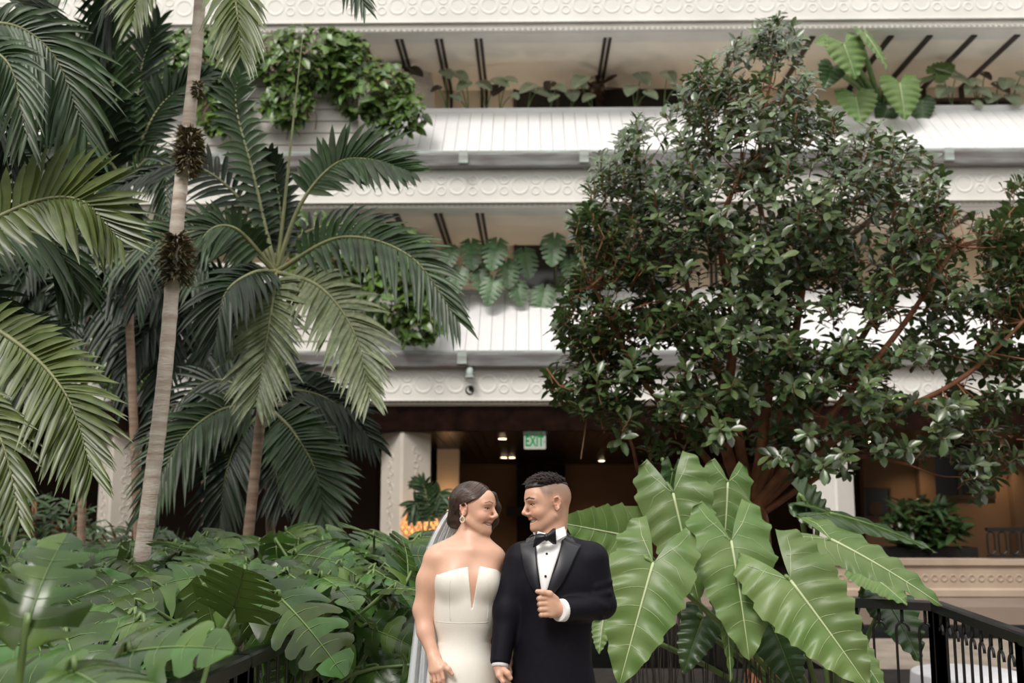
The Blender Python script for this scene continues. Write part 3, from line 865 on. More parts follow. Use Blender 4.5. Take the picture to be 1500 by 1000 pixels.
pothos('dark pothos tangled at the left end of the lower bay', [(150, 440, 16.9, 55, 45, .5), (165, 490, 16.8, 50, 45, .4), (180, 540, 16.7, 40, 40, .3), (90, 430, 17, 50, 30, .4), (240, 400, 16.9, 80, 50, .5)],
       800, 17, (XP(150, 17.2, 440), 17.2, BAY2), 5, [(150, 520, 152, 545, 16.7)])

# ================= monsteras on the lower gallery cap
def gal_monstera(px, leaves, label, seed):
    Y = 18.3
    b = Vector((XP(px, Y, 430), Y, CAP2 + .05))
    root = thing('gallery_monstera', label, 'plant', b, 'monsteras on the lower gallery cap')
    for i, (lx, ly, sz, dx) in enumerate(leaves):
        a = P(lx, ly - sz*.3, 17.7 + (i % 3)*.15)
        mb, vn = monstera_blade(sz*17.7/FPX, sz*.95*17.7/FPX, 5, seed*20 + i, droop=.2)
        Mx = frame(a, (dx, -.35, -1), (0.3*dx, -1, .45))
        lf = place(mb, Mx).build('leaf', 'monstera_far', root, True, origin=a)
        place(vn, Mx).build('vein', 'stem_green', lf, True, origin=a)
        MB().tube(spline([b, (a + b)/2 + Vector((0, .05, .12)), a], 6), .014, 5).build('petiole', 'stem_green', root, True)
gal_monstera(672, [(660, 378, 42, -.3), (690, 372, 48, .1), (648, 400, 38, -.5), (672, 410, 44, -.2), (700, 405, 46, .2), (655, 440, 34, -.3)], 'split-leaved monstera beside the lower gallery column', 1)
gal_monstera(742, [(728, 372, 50, -.2), (742, 400, 46, .1), (768, 385, 48, .2), (722, 425, 44, -.2), (757, 428, 40, .2)], 'split-leaved monstera with leaves trailing onto the white apron', 2)
gal_monstera(815, [(812, 365, 50, -.1), (835, 395, 46, .2), (797, 440, 50, -.2), (858, 372, 50, .3), (880, 400, 52, .3), (850, 425, 44, 0), (910, 380, 50, .2)], 'split-leaved monstera whose edge meets the fig tree', 3)
# ================================================================== PALMS
def leaflet_mb(p, d, up, L, w, droop, nseg=5):
    d = d.normalized(); s = d.cross(up)
    if s.length < 1e-4: s = Vector((1, 0, 0))
    s.normalize(); n = s.cross(d)
    vs, fs = [], []
    for i in range(nseg + 1):
        t = i / nseg
        c = p + d * (L*t) + Vector((0, 0, -droop*L*t*t))
        ww = w * (0.55 + 1.0*t if t < .3 else 0.85*(1 - ((t-.3)/.7)**2.2) + .02)
        vs += [c - s*ww*.5 + n*ww*.18, c - n*ww*.04, c + s*ww*.5 + n*ww*.18]
    for i in range(nseg):
        a = i*3
        fs += [(a, a+1, a+4, a+3), (a+1, a+2, a+5, a+4)]
    return vs, fs
def frond(root, way, lpx, m, n=26, up=(0, -1, .35), wpx=None, droop=.25, split=False, seed=0, r0=.022, skip=.12, side=(1, 1), vee=.25, amax=70):
    rg = random.Random(seed*13 + 5)
    pts = spline([P(*w) for w in way], 40)
    Y = way[1][2]
    L = lpx * Y / FPX; w = (wpx or max(7, lpx*.13)) * 1.3 * Y / FPX; n = int(n*1.12)
    N = len(pts)
    rac = MB().tube(pts, [r0*(1 - .85*i/(N-1)) for i in range(N)], 6)
    fr = rac.build('frond', 'rachis', root, True, origin=pts[0])
    rest = MB(); cnt = 0
    U = Vector(up).normalized()
    for k in range(n):
        t = skip + (1 - skip)*(k + .5)/n
        i = min(N-2, int(t*(N-1))); u = t*(N-1) - i
        p = pts[i].lerp(pts[i+1], u)
        tg = (pts[min(N-1, i+2)] - pts[max(0, i-1)]).normalized()
        sd = tg.cross(U).normalized(); nn = sd.cross(tg)
        tt = (t - skip)/(1 - skip)
        ln = L*(0.55 + .45*math.sin(min(1, tt*1.5)*math.pi/2))*(1 - .55*max(0, tt-.55)/.45)
        ang = R(amax - (amax-22)*tt + rg.uniform(-5, 5))
        for s in (0, 1):
            if not side[s]: continue
            q = (sd if s else -sd)
            d = q*math.sin(ang) + tg*math.cos(ang) + nn*vee*rg.uniform(.6, 1.3)
            v, f = leaflet_mb(p, d, nn, ln*rg.uniform(.9, 1.08), w*(1 - .35*tt)*rg.uniform(.85, 1.1), droop*rg.uniform(.6, 1.4))
            if split: MB().add(v, f).build('leaflet', m, fr, True, origin=p)
            else: rest.add(v, f)
            cnt += 1
    if rest.v: rest.build('leaflets', m, fr, True, kind='stuff')
    return cnt
def trunk(root, way, r_px, m, name='trunk'):
    w3 = [P(*w) for w in way]
    d0 = (w3[0] - w3[1]); base = w3[0] + d0*((.26 - w3[0].z)/d0.z)
    pts = spline([base] + w3, 110)
    n = len(pts)
    mb = MB()
    rr = []
    acc = 0
    for i in range(n):
        if i: acc += (pts[i]-pts[i-1]).length
        ph = (acc/.085) % 1.0
        rr.append((r_px[0] + (r_px[1]-r_px[0])*i/(n-1))*way[0][2]/FPX*(1 + .07*math.exp(-((ph-.5)/.16)**2)))
    return mb.tube(pts, rr, 14).build(name, m, root, True)
def palm(label, way, rpx, tm, fronds, name='palm'):
    w3 = [P(*w) for w in way]; d0 = w3[0] - w3[1]
    root = thing(name, label, 'palm tree', w3[0] + d0*((.28 - w3[0].z)/d0.z), 'palms at the left of the courtyard')
    trunk(root, way, rpx, tm)
    total = 0
    for i, f in enumerate(fronds):
        f = dict(f); n = f.get('n', 26)
        sp = f.pop('split', True) and total + 2*int(n*1.12) <= 300
        c = frond(root, split=sp, seed=i + int(abs(way[0][0])), **f)
        if sp: total += c
    return root
def W(Y, *xy): return [(x, y, (Y[i] if isinstance(Y, (list, tuple)) else Y)) for i, (x, y) in enumerate(xy)]

# A: pale leaning trunk, crown above the frame
palm('tall palm with pale ringed trunk and dry tufts, crown out of view', W(6.6, (206, 830), (240, 560), (262, 300), (285, 100), (298, -70)), (12.5, 8.5), 'palm_trunk', [
    dict(way=W([6.6, 6.4, 6.2, 6.1], (298, -70), (335, -45), (347, 15), (352, 78)), lpx=88, m='palm_light', n=22, droop=.5, up=(.1, -1, .1), amax=50),
    dict(way=W([6.6, 6.4, 6.3, 6.2], (298, -70), (240, -60), (208, -20), (195, 30)), lpx=70, m='palm_light', n=22, droop=.5, amax=55),
    dict(way=W([6.6, 6.6, 6.6, 6.6], (298, -70), (420, -90), (500, -50), (535, 10)), lpx=62, m='palm_mid', n=22, droop=.4),
    dict(way=W([6.6, 7, 7.2, 7.4], (298, -70), (200, -100), (110, -50), (50, 40)), lpx=95, m='palm_mid', n=24, droop=.4),
    dict(way=W([6.6, 6.9, 7.2, 7.4], (298, -70), (240, -90), (170, -30), (150, 60)), lpx=90, m='palm_dark', n=24, droop=.5),
    dict(way=W([6.6, 7, 7.4, 7.8], (298, -70), (360, -120), (420, -110), (500, -60)), lpx=60, m='palm_mid', n=20),
])
# dry tufts on the pale trunk
def tuft(cx, cy, rx, ry, label, n, seed):
    rg = random.Random(seed); Y = 6.55
    c = P(cx, cy, Y)
    root = MB()
    for _ in range(n):
        th = rg.uniform(0, 6.283); z = rg.uniform(-1, 1)
        rr_ = math.sqrt(max(.05, 1 - z*z*.8))
        o = c + Vector((0.35*rx*Y/FPX*math.cos(th), .35*rx*Y/FPX*math.sin(th), z*ry*Y/FPX*.85))
        d = Vector((math.cos(th), math.sin(th), rg.uniform(-.5, .6) + z*.4))
        L = rx*Y/FPX*rg.uniform(.5, 1.05)*rr_
        v, f = leaflet_mb(o, d, Vector((rg.uniform(-1, 1), rg.uniform(-1, 1), 1)), L, rg.uniform(.012, .028), rg.uniform(-.2, .5), 2)
        root.add(v, f)
    o = root.build('epiphyte_tuft', 'dead_leaf')
    tag(o, label, 'epiphyte', 'dry tufts on the pale palm trunk')
tuft(277, 222, 25, 40, 'middle brown dry epiphyte tuft wrapped round the pale palm trunk', 700, 1)
tuft(259, 378, 27, 42, 'lowest brown dry epiphyte tuft wrapped round the pale palm trunk', 700, 2)
tuft(290, 132, 11, 14, 'small uppermost dry tuft on the pale palm trunk', 90, 3)

# B: slim palm with the full crown
cB = (404, 398)
palm('slim palm with a full spreading crown in front of the siding bay', W(8.0, (362, 800), (381, 620), (394, 500), (404, 395)), (8.5, 6), 'palm_trunk_dark', [
    dict(way=W([8, 7.7, 7.5, 7.3], cB, (468, 420), (518, 485), (542, 580)), lpx=84, m='palm_spotted', n=28, droop=.30, up=(.1, -1, .3), wpx=11, amax=78),
    dict(way=W([8, 7.7, 7.6, 7.5], cB, (400, 440), (388, 515), (376, 588)), lpx=84, m='palm_spotted', n=28, droop=.28, up=(-.1, -1, .3), wpx=11, amax=80),
    dict(way=W([8, 8, 8, 7.9, 7.8], cB, (440, 300), (492, 240), (545, 234), (600, 252)), lpx=88, m='palm_mid', n=26, droop=.15, wpx=12, skip=.3),
    dict(way=W([8, 7.8, 7.6, 7.5], cB, (500, 348), (600, 375), (672, 470)), lpx=85, m='palm_mid', n=30, droop=.35, wpx=10),
    dict(way=W([8, 8.1, 8.2, 8.3], cB, (372, 260), (345, 150), (358, 85)), lpx=58, m='palm_mid', n=28, droop=.35, wpx=13, up=(.5, -1, .0)),
    dict(way=W([8, 7.8, 7.7, 7.7], cB, (330, 338), (240, 352), (95, 405)), lpx=82, m='palm_mid', n=28, droop=.3, wpx=9),
    dict(way=W([8, 7.8, 7.7, 7.6], cB, (345, 335), (300, 345), (282, 420)), lpx=70, m='palm_mid', n=24, droop=.5),
    dict(way=W([8, 8.2, 8.3, 8.3], cB, (412, 330), (405, 270), (395, 225)), lpx=55, m='palm_dark', n=20, droop=.3, wpx=12),
    dict(way=W([8, 8.1, 8.2, 8.3], cB, (350, 290), (270, 240), (180, 270)), lpx=75, m='palm_dark', n=24, droop=.4),
    dict(way=W([8, 7.7, 7.5, 7.5], cB, (370, 400), (330, 430), (315, 500)), lpx=75, m='palm_dark', n=24, droop=.5),
    dict(way=W([8, 8.3, 8.5, 8.6], cB, (450, 340), (540, 330), (600, 360)), lpx=60, m='palm_dark', n=22, droop=.3),
])
slim = [o for o in bpy.data.objects if o.name.startswith('palm') and 'slim palm with' in o.get('label', '')][0]
sp0 = spline([P(406, 400, 8.0), P(424, 230, 8.0), P(443, 55, 8.0)], 14)
MB().tube(sp0, [.018*(1 - .06*i) for i in range(15)], 6).build('spear_leaf', 'rachis', slim, True)
# D: low dark palm behind
cD = (392, 596)
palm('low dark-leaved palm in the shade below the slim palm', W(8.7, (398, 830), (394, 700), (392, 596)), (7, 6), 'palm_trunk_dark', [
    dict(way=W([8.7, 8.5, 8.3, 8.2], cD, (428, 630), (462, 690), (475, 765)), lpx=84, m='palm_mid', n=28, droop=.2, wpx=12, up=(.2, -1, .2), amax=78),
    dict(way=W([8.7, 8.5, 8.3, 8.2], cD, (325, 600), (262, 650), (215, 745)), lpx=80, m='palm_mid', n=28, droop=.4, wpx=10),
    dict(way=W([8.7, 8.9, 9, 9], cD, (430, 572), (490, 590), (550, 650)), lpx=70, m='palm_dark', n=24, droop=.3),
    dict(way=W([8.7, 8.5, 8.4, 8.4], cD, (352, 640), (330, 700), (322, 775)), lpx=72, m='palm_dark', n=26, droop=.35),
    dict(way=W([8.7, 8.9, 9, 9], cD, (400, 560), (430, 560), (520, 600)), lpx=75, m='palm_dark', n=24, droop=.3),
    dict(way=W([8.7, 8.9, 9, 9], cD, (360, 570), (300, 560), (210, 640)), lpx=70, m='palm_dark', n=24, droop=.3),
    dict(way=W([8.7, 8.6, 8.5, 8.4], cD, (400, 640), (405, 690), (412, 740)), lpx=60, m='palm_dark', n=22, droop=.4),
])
# C: dark slender palm at the back left
cC = (186, 272)
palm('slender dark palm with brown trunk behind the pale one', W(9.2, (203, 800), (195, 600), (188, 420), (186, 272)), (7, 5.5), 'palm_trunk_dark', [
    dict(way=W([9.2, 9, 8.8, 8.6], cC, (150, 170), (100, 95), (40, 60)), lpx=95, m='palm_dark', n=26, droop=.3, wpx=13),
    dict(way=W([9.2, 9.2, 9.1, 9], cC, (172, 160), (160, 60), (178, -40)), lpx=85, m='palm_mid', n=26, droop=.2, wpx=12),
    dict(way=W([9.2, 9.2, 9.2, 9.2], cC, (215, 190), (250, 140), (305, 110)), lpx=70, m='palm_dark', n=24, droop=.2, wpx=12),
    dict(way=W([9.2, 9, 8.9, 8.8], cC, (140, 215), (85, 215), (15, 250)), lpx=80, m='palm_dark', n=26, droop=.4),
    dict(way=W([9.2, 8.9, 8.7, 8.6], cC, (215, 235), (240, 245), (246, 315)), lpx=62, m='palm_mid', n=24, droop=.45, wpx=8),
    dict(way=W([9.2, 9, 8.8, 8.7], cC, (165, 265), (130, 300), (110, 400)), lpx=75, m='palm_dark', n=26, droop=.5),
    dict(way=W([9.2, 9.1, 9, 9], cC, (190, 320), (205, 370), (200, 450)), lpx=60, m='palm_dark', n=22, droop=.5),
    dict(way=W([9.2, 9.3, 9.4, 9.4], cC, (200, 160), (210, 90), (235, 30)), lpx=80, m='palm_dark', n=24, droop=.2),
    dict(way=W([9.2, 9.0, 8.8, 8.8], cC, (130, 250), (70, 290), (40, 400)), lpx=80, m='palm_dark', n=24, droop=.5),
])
# F, G: dim palms deeper in the planting
def radial(c, Y, specs):
    out = []
    for (dx, dy, lp, m) in specs:
        out.append(dict(way=W([Y, Y-.15, Y-.3, Y-.4], c, (c[0]+dx*.4, c[1]+min(dy, 0)*.5-26), (c[0]+dx*.75, c[1]+dy*.45-22), (c[0]+dx, c[1]+dy)), lpx=lp, m=m, n=24, droop=.35, wpx=10))
    return out
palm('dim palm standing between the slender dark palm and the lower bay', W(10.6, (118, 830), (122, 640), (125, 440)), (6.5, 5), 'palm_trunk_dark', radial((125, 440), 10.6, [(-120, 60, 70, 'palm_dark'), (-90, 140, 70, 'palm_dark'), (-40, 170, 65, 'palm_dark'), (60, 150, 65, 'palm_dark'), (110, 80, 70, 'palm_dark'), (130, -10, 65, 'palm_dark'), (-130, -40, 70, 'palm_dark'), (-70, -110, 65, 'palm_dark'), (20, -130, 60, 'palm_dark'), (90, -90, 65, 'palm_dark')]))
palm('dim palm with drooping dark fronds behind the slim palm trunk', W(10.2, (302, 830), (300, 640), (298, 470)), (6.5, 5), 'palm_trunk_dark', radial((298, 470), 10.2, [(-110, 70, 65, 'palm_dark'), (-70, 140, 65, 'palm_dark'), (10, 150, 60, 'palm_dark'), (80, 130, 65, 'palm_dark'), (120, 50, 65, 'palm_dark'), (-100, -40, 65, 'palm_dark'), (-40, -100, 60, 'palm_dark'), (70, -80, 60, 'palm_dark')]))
# E: palm beyond the left edge, big near fronds reach in
palm('near palm at the left edge whose long light fronds reach into view', W(5.6, (-190, 900), (-180, 600), (-170, 250), (-160, 160)), (14, 11), 'palm_trunk_dark', [
    dict(way=W([5.6, 5.5, 5.5, 5.4, 5.4], (-160, 380), (-60, 345), (50, 296), (120, 294), (172, 345)), lpx=125, m='palm_light', n=22, droop=.10, wpx=17, skip=.3, vee=.15, up=(0, -1, .15)),
    dict(way=W([5.6, 5.5, 5.3, 5.2], (-160, 400), (10, 492), (95, 575), (135, 690)), lpx=112, m='palm_light', n=34, droop=.22, wpx=13, skip=.25),
    dict(way=W([5.6, 5.3, 5.2, 5.1], (-160, 430), (-60, 560), (0, 640), (30, 760)), lpx=90, m='palm_light', n=24, droop=.35, wpx=13),
    dict(way=W([5.6, 5.6, 5.7, 5.8], (-160, 160), (-30, 40), (70, 70), (128, 200)), lpx=125, m='palm_mid', n=30, droop=.45, wpx=14, skip=.3),
    dict(way=W([5.6, 5.4, 5.3, 5.3], (-160, 160), (-60, 80), (10, 90), (40, 200)), lpx=95, m='palm_mid', n=26, droop=.5, wpx=11),
    dict(way=W([5.6, 5.8, 6, 6.1], (-160, 380), (-20, 340), (70, 350), (120, 420)), lpx=100, m='palm_mid', n=28, droop=.5, wpx=13),
    dict(way=W([5.6, 5.8, 6, 6], (-160, 420), (-40, 430), (20, 500), (40, 620)), lpx=85, m='palm_dark', n=26, droop=.4),
    dict(way=W([5.6, 6, 6.4, 6.6], (-160, 160), (-60, -20), (20, 0), (90, 60)), lpx=110, m='palm_dark', n=26, droop=.5),
    dict(way=W([5.6, 6, 6.4, 6.6], (-160, 160), (-60, 120), (10, 190), (20, 330)), lpx=90, m='palm_dark', n=26, droop=.5),
    dict(way=W([5.6, 5.9, 6.1, 6.2], (-160, 430), (-50, 480), (30, 480), (100, 480)), lpx=70, m='palm_mid', n=24, droop=.4),
])

# ================================================================== FIG TREE
rg = random.Random(11)
FIGP = [(1140, 12), (1100, 45), (1058, 72), (1010, 105), (985, 150), (945, 165), (905, 200), (868, 240), (848, 292), (832, 330), (848, 372), (828, 425), (812, 470), (788, 545), (820, 585), (868, 600), (905, 640), (955, 668), (1010, 655), (1060, 640), (1110, 660), (1160, 690), (1230, 700), (1262, 668), (1330, 660), (1400, 668), (1440, 735), (1475, 690), (1540, 650), (1600, 560), (1600, 300), (1540, 250), (1490, 252), (1478, 310), (1440, 318), (1408, 296), (1375, 302), (1392, 258), (1368, 232), (1335, 200), (1288, 188), (1240, 165), (1202, 150), (1185, 70)]
def inpoly(x, y, poly):
    c = False; j = len(poly) - 1
    for i in range(len(poly)):
        if (poly[i][1] > y) != (poly[j][1] > y) and x < (poly[j][0]-poly[i][0])*(y-poly[i][1])/(poly[j][1]-poly[i][1]) + poly[i][0]: c = not c
        j = i
    return c
fb = P(1110, 800, 8.3); fb.z = -0.5
fig = thing('fig_tree', 'tall leafy fig tree with orange-brown stems and small glossy leaves', 'tree', fb)
stems = []
def stem(way, r0, r1):
    pts = spline([P(*w) for w in way], 24)
    MB().tube(pts, [r0 + (r1-r0)*i/24 for i in range(25)], 9).build('branch', 'fig_bark', fig, True)
    stems.extend([(p, r0 + (r1-r0)*i/24) for i, p in enumerate(pts) if i > 6])
MB().tube(spline([fb, P(1108, 800, 8.3), P(1098, 735, 8.3)], 8), [.15, .14, .13, .12, .12, .115, .11, .105, .10], 10).build('trunk', 'fig_bark', fig, True)
stem(W([8.3, 8.2, 8.1, 8, 8], (1096, 740), (1062, 640), (1075, 480), (1055, 345), (1085, 250)), .055, .018)
stem(W([8.3, 8.2, 8.1, 8.0], (1098, 740), (1072, 600), (1020, 470), (1002, 395)), .05, .015)
stem(W([8.3, 8.3, 8.4, 8.5, 8.5], (1100, 740), (1118, 640), (1135, 430), (1110, 260), (1138, 60)), .055, .01)
stem(W([8.3, 8.2, 8.0, 7.8], (1102, 740), (1140, 640), (1180, 400), (1210, 330)), .05, .015)
stem(W([8.3, 8.1, 7.9, 7.7, 7.6], (1104, 745), (1150, 690), (1215, 610), (1320, 480), (1400, 360)), .05, .012)
stem(W([8.3, 8.4, 8.6, 8.7], (1100, 745), (1170, 640), (1300, 420), (1310, 260)), .045, .012)
stem(W([8.3, 8, 7.7, 7.6], (1104, 750), (1230, 640), (1400, 560), (1530, 440)), .04, .01)
stem(W([8.3, 8.1, 7.9, 7.8], (1092, 745), (1010, 640), (930, 540), (870, 420)), .035, .01)
stem(W([8.3, 8.5, 8.7, 8.8], (1096, 745), (1020, 560), (940, 380), (930, 260)), .04, .01)
stem(W([8.2, 8, 7.9, 7.9], (934, 690), (925, 650), (905, 610), (880, 570)), .014, .008)
stem(W([8.3, 8.2, 8.1, 8.1], (1110, 755), (1180, 710), (1250, 670), (1330, 680)), .03, .01)
tips = []
FY0 = 8.15
while len(tips) < 2900:
    x, y = rg.uniform(785, 1600), rg.uniform(10, 740)
    if not inpoly(x, y, FIGP): continue
    nz_ = mnoise.noise(Vector((x*.013, y*.016, 3.1)))
    # the crown opens up low in the middle and right, where the pale gallery shows through
    if nz_ < -0.16 and rg.random() < .85: continue
    if 1230 < x < 1460 and 455 < y < 600 and nz_ < .06 and rg.random() < .8: continue
    if 600 < y and rg.random() < .55: continue
    d = min(1, min(abs(x-785), abs(1620-x), 400)/260)*min(1, (y + 20)/250)
    Y = FY0 + rg.uniform(-1, 1)*(.25 + .85*d)
    tips.append(P(x, y, Y))
sp_ = np.array([tuple(p) for p, _ in stems])
twigs = MB(); rest = MB()
leaves = []
for i, q in enumerate(tips):
    # twig from the nearest stem that lies below
    dd = np.linalg.norm(sp_ - np.array(q), axis=1) + .35*np.maximum(0, sp_[:, 2] - q.z)
    b = Vector(sp_[int(dd.argmin())])
    if dd.min() < .55 and i % 3 == 0:
        m_ = (b + q)/2 + Vector((rg.uniform(-.1, .1), rg.uniform(-.1, .1), rg.uniform(-.12, .04)))
        twigs.tube(spline([b, m_, q], 5), [.007, .006, .005, .005, .004, .003], 4)
    ax = (q - b); ax.z += .25
    if ax.length < .05: ax = Vector((0, 0, 1))
    ax.normalize()
    ax = (ax + Vector((rg.uniform(-.5, .5), rg.uniform(-.7, .3), rg.uniform(-.2, .6)))).normalized()
    a1 = ax.orthogonal().normalized(); a2 = ax.cross(a1)
    n = rg.randint(6, 9)
    twigs.tube([q - ax*.14, q], .004, 4)
    for k in range(n):
        th = 2.4*k + rg.uniform(-.4, .4)
        el = rg.uniform(.1, .8)
        d = (a1*math.cos(th) + a2*math.sin(th))*math.cos(el) + ax*math.sin(el)
        leaves.append((q - ax*.13*(k/n), d, ax, rg.uniform(.08, .135)))
def fig_leaf(p, d, ax, L):
    Mx = frame(p, d, ax + Vector((0, 0, .5)))
    vs, fs = [], []
    w = L*.46
    for (t, ww) in ((0, .02), (.14, .10), (.38, .40), (.66, .5), (.88, .3), (1, .03)):
        z = -.16*L*t*t
        for s in (-1, 0, 1):
            vs.append(Mx @ Vector((L*t, s*ww*w, z + abs(s)*ww*w*.3)))
    for i in range(5):
        a = i*3; fs += [(a, a+3, a+4, a+1), (a+1, a+4, a+5, a+2)]
    return MB().add(vs, fs)
leaves.sort(key=lambda l: l[0].y)
near = set(range(0, 1200, 4))
for i, l in enumerate(leaves):
    m_ = fig_leaf(*l)
    if i in near: m_.build('leaf', 'fig_leaf', fig, True, origin=l[0])
    else: rest.add(m_.v, m_.f)
rest.build('foliage', 'fig_leaf', fig, True, kind='stuff')
twigs.build('twigs', 'fig_bark', fig, kind='stuff')
for (x0, y0, x1, y1, Y) in ((856, 545, 851, 672, 8.0),):
    a, b = P(x0, y0, Y), P(x1, y1, Y)
    MB().tube(spline([a, (a+b)/2 + Vector((.03, 0, 0)), b], 10), .006, 5).build('aerial_root', 'dry_root', fig)
# ================================================================== FOREGROUND: walk, beds, railings, monsteras
struct(MB().box((-1.05, -4, -0.2), (2.75, 6.9, 0)), 'floor_walkway', 'paving')
struct(MB().box((-9, -2, -1.5), (-1.12, 11.5, 0.28)), 'planting_bed_left', 'soil')
struct(MB().box((-1.12, 7.0, -1.5), (9.5, 11.5, -0.2)), 'planting_bed_right', 'soil')
k_ = struct(MB().box((-1.0, 6.75, 0.0), (2.75, 7.0, 0.42)), 'wall_kerb', 'tan_plaster')

def rail_run(name, label, pts, z, hoops=True, rad=.028, group=None, m='iron'):
    root = thing(name, label, 'railing', (pts[0][0], pts[0][1], 0))
    P3 = [Vector((p[0], p[1], z)) for p in pts]
    for a, b in zip(P3, P3[1:]):
        d = (b - a); L = d.length; d.normalize(); s = Vector((0, 0, 1)).cross(d).normalized()
        def bar(z0, z1, hw, nm):
            vs = [q + s*w_ + Vector((0, 0, zz)) for q in (a - d*.01, b + d*.01) for (w_, zz) in ((-hw, z0), (hw, z0), (hw, z1 - .008), (hw*.7, z1), (-hw*.7, z1), (-hw, z1 - .008))]
            MB().add(vs, [(i, (i+1) % 6, 6+(i+1) % 6, 6+i) for i in range(6)] + [(5, 4, 3, 2, 1, 0), (6, 7, 8, 9, 10, 11)]).build(nm, m, root)
        bar(-.055, 0, .040, 'top_rail'); bar(-.96, -.93, .016, 'bottom_rail')
        for q in (a, b):
            MB().box((q.x-.04, q.y-.04, 0), (q.x+.04, q.y+.04, z-.04)).build('post', m, root, bevel=.006)
        n = max(1, int(L/.125))
        for i in range(n):
            c = a + d*(L*(i+.5)/n)
            if hoops:
                pl = []
                for t in range(21):
                    an = 2*math.pi*t/20
                    pl.append(c + d*(.036*math.cos(an)) + Vector((0, 0, -.50 + (.32 if math.sin(an) >= 0 else -.32) + .05*math.sin(an))))
                MB().tube(pl, .0085, 6).tube([c + Vector((0, 0, -.04)), c + Vector((0, 0, -.135))], .011, 6).tube([c + Vector((0, 0, -.865)), c + Vector((0, 0, -.94))], .011, 6).build('hoop_baluster', m, root, True)
            else:
                MB().tube([c + Vector((0, 0, -.04)), c + Vector((0, 0, -.94))], .007, 6).build('baluster', m, root)
    return root
ZR = 1.07
r0, r1, r2 = PZ(1035, 857, ZR), PZ(1371, 880, ZR), PZ(1503, 926, ZR)
r3 = r2 + (r2 - r1)*1.1
rail_run('iron_railing', 'glossy black iron railing with hoop balusters under the giant philodendron leaves', [(r0.x, 6.72), (r1.x, r1.y), (r2.x, r2.y), (r3.x, r3.y)], ZR)
mat('weathered_rail', (.13, .105, .085), .5, .2, 8, stretch=(1, 6, 1))
l0, l1 = PZ(355, 958, ZR), PZ(474, 906, ZR)
l_1 = l0 + (l0 - l1)*1.6; l2 = l1 + (l1 - l0)*1.2
rail_run('garden_railing', 'weathered railing with thin upright bars half buried in monstera leaves', [(l_1.x, l_1.y), (l0.x, l0.y), (l1.x, l1.y), (l2.x, l2.y)], ZR, hoops=False, m='iron')

# monstera bed
rg = random.Random(21)
spots = []
def zbed(x, Y): return 1.40 - .05*max(0, 7-Y) + .06*mnoise.noise(Vector((x*2, Y*2, 0)))
tries = 0
while len(spots) < 135 and tries < 9000:
    tries += 1
    Y = 2.9 + (7.6-2.9)*rg.random()**.8
    px = rg.uniform(-60, 618)
    x = XP(px, Y, 850)
    lim = -.62 - .10*max(0, 5.4 - Y) - (.35 if Y < 4.6 else 0)
    if x > lim: continue
    z = zbed(x, Y) - rg.random()**2*.22
    if x < -2.4: z -= .07
    q = Vector((x, Y, z))
    if any((q - s_).length < .17 for s_ in spots): continue
    spots.append(q)
# side curtain facing the walk, down along the railing
for i in range(34):
    Y = rg.uniform(5.0, 6.9); px = rg.uniform(420, 612)
    q = P(px, rg.uniform(800, 990), Y)
    if q.x < -.35 and q.z > .5 and not any((q - s_).length < .13 for s_ in spots): spots.append(q)
cells = {}
for q in spots: cells.setdefault((int((q.x + 10)//1.35), int((q.y + .3)//1.5)), []).append(q)
def monstera(base, leaves, label, seed, group):
    root = thing('monstera', label, 'plant', base, group)
    rr_ = random.Random(seed)
    for i, (a, L, dr, nm) in enumerate(leaves):
        mb, vn = monstera_blade(L, L*.98, rr_.choice((4, 5, 5)), seed*31 + i, droop=rr_.uniform(.25, .75), split=rr_.uniform(.28, .42))
        Mx = frame(a, dr, nm)
        lf = place(mb, Mx).build('leaf', 'monstera_leaf', root, True, origin=a)
        place(vn, Mx).build('vein', 'stem_green', lf, True, origin=a)
        bs = Vector(base) + Vector((rr_.uniform(-.15, .15), rr_.uniform(-.15, .15), -.02))
        MB().tube(spline([bs, (bs*.4 + a*.6) + Vector((0, 0, .05)) - Vector(dr).normalized()*.14, a - Vector(dr).normalized()*.03 + Vector((0, 0, .005)), a], 10), [.012, .012, .011, .011, .010, .010, .009, .008, .008, .007, .006], 6).build('petiole', 'stem_green', root, True)
n_ = 0
BEDL = {(4, 4): 'monstera in the bed below the hanging frond tips of the edge palm', (4, 5): 'monstera in front of the dark shrub before the left hall',
        (5, 2): 'sparse monstera between the blurred near monstera and the leafy bed', (5, 3): 'monstera in the middle of the bed in front of the pale palm trunk',
        (5, 4): 'monstera crowding round the foot of the pale ringed palm trunk', (5, 5): 'monstera behind the pale palm trunk, before the carved left column',
        (6, 2): 'low monstera leaning on the near end of the garden railing', (6, 3): 'dense monstera spilling over the thin-barred garden railing',
        (6, 4): 'dense monstera rising beside the bride and her veil', (6, 5): 'monstera at the back of the bed below the slim palm trunk'}
for key, qs in sorted(cells.items()):
    c = sum(qs, Vector())/len(qs)
    base = (min(c.x, -1.25), c.y, .28)
    lv = []
    for q in qs:
        near = q.y < 4.2
        L = rg.uniform(.32, .48)
        edge = q.x > -1.15
        dr = Vector((rg.uniform(-.9, .9) + (.5 if edge else 0), rg.uniform(-1.0, .3), rg.uniform(-.75, .25) - (.5 if edge and q.z < 1.2 else 0)))
        nm = Vector((rg.uniform(-.6, .6) + (.45 if edge else 0), rg.uniform(-1.0, .15), 1 if not (edge and q.z < 1.2) else .35))
        lv.append((q, L, dr, nm))
    n_ += 1
    monstera(base, lv, BEDL.get(key, 'monstera with glossy split leaves in the left bed'), 100 + n_, 'monsteras in the left bed')
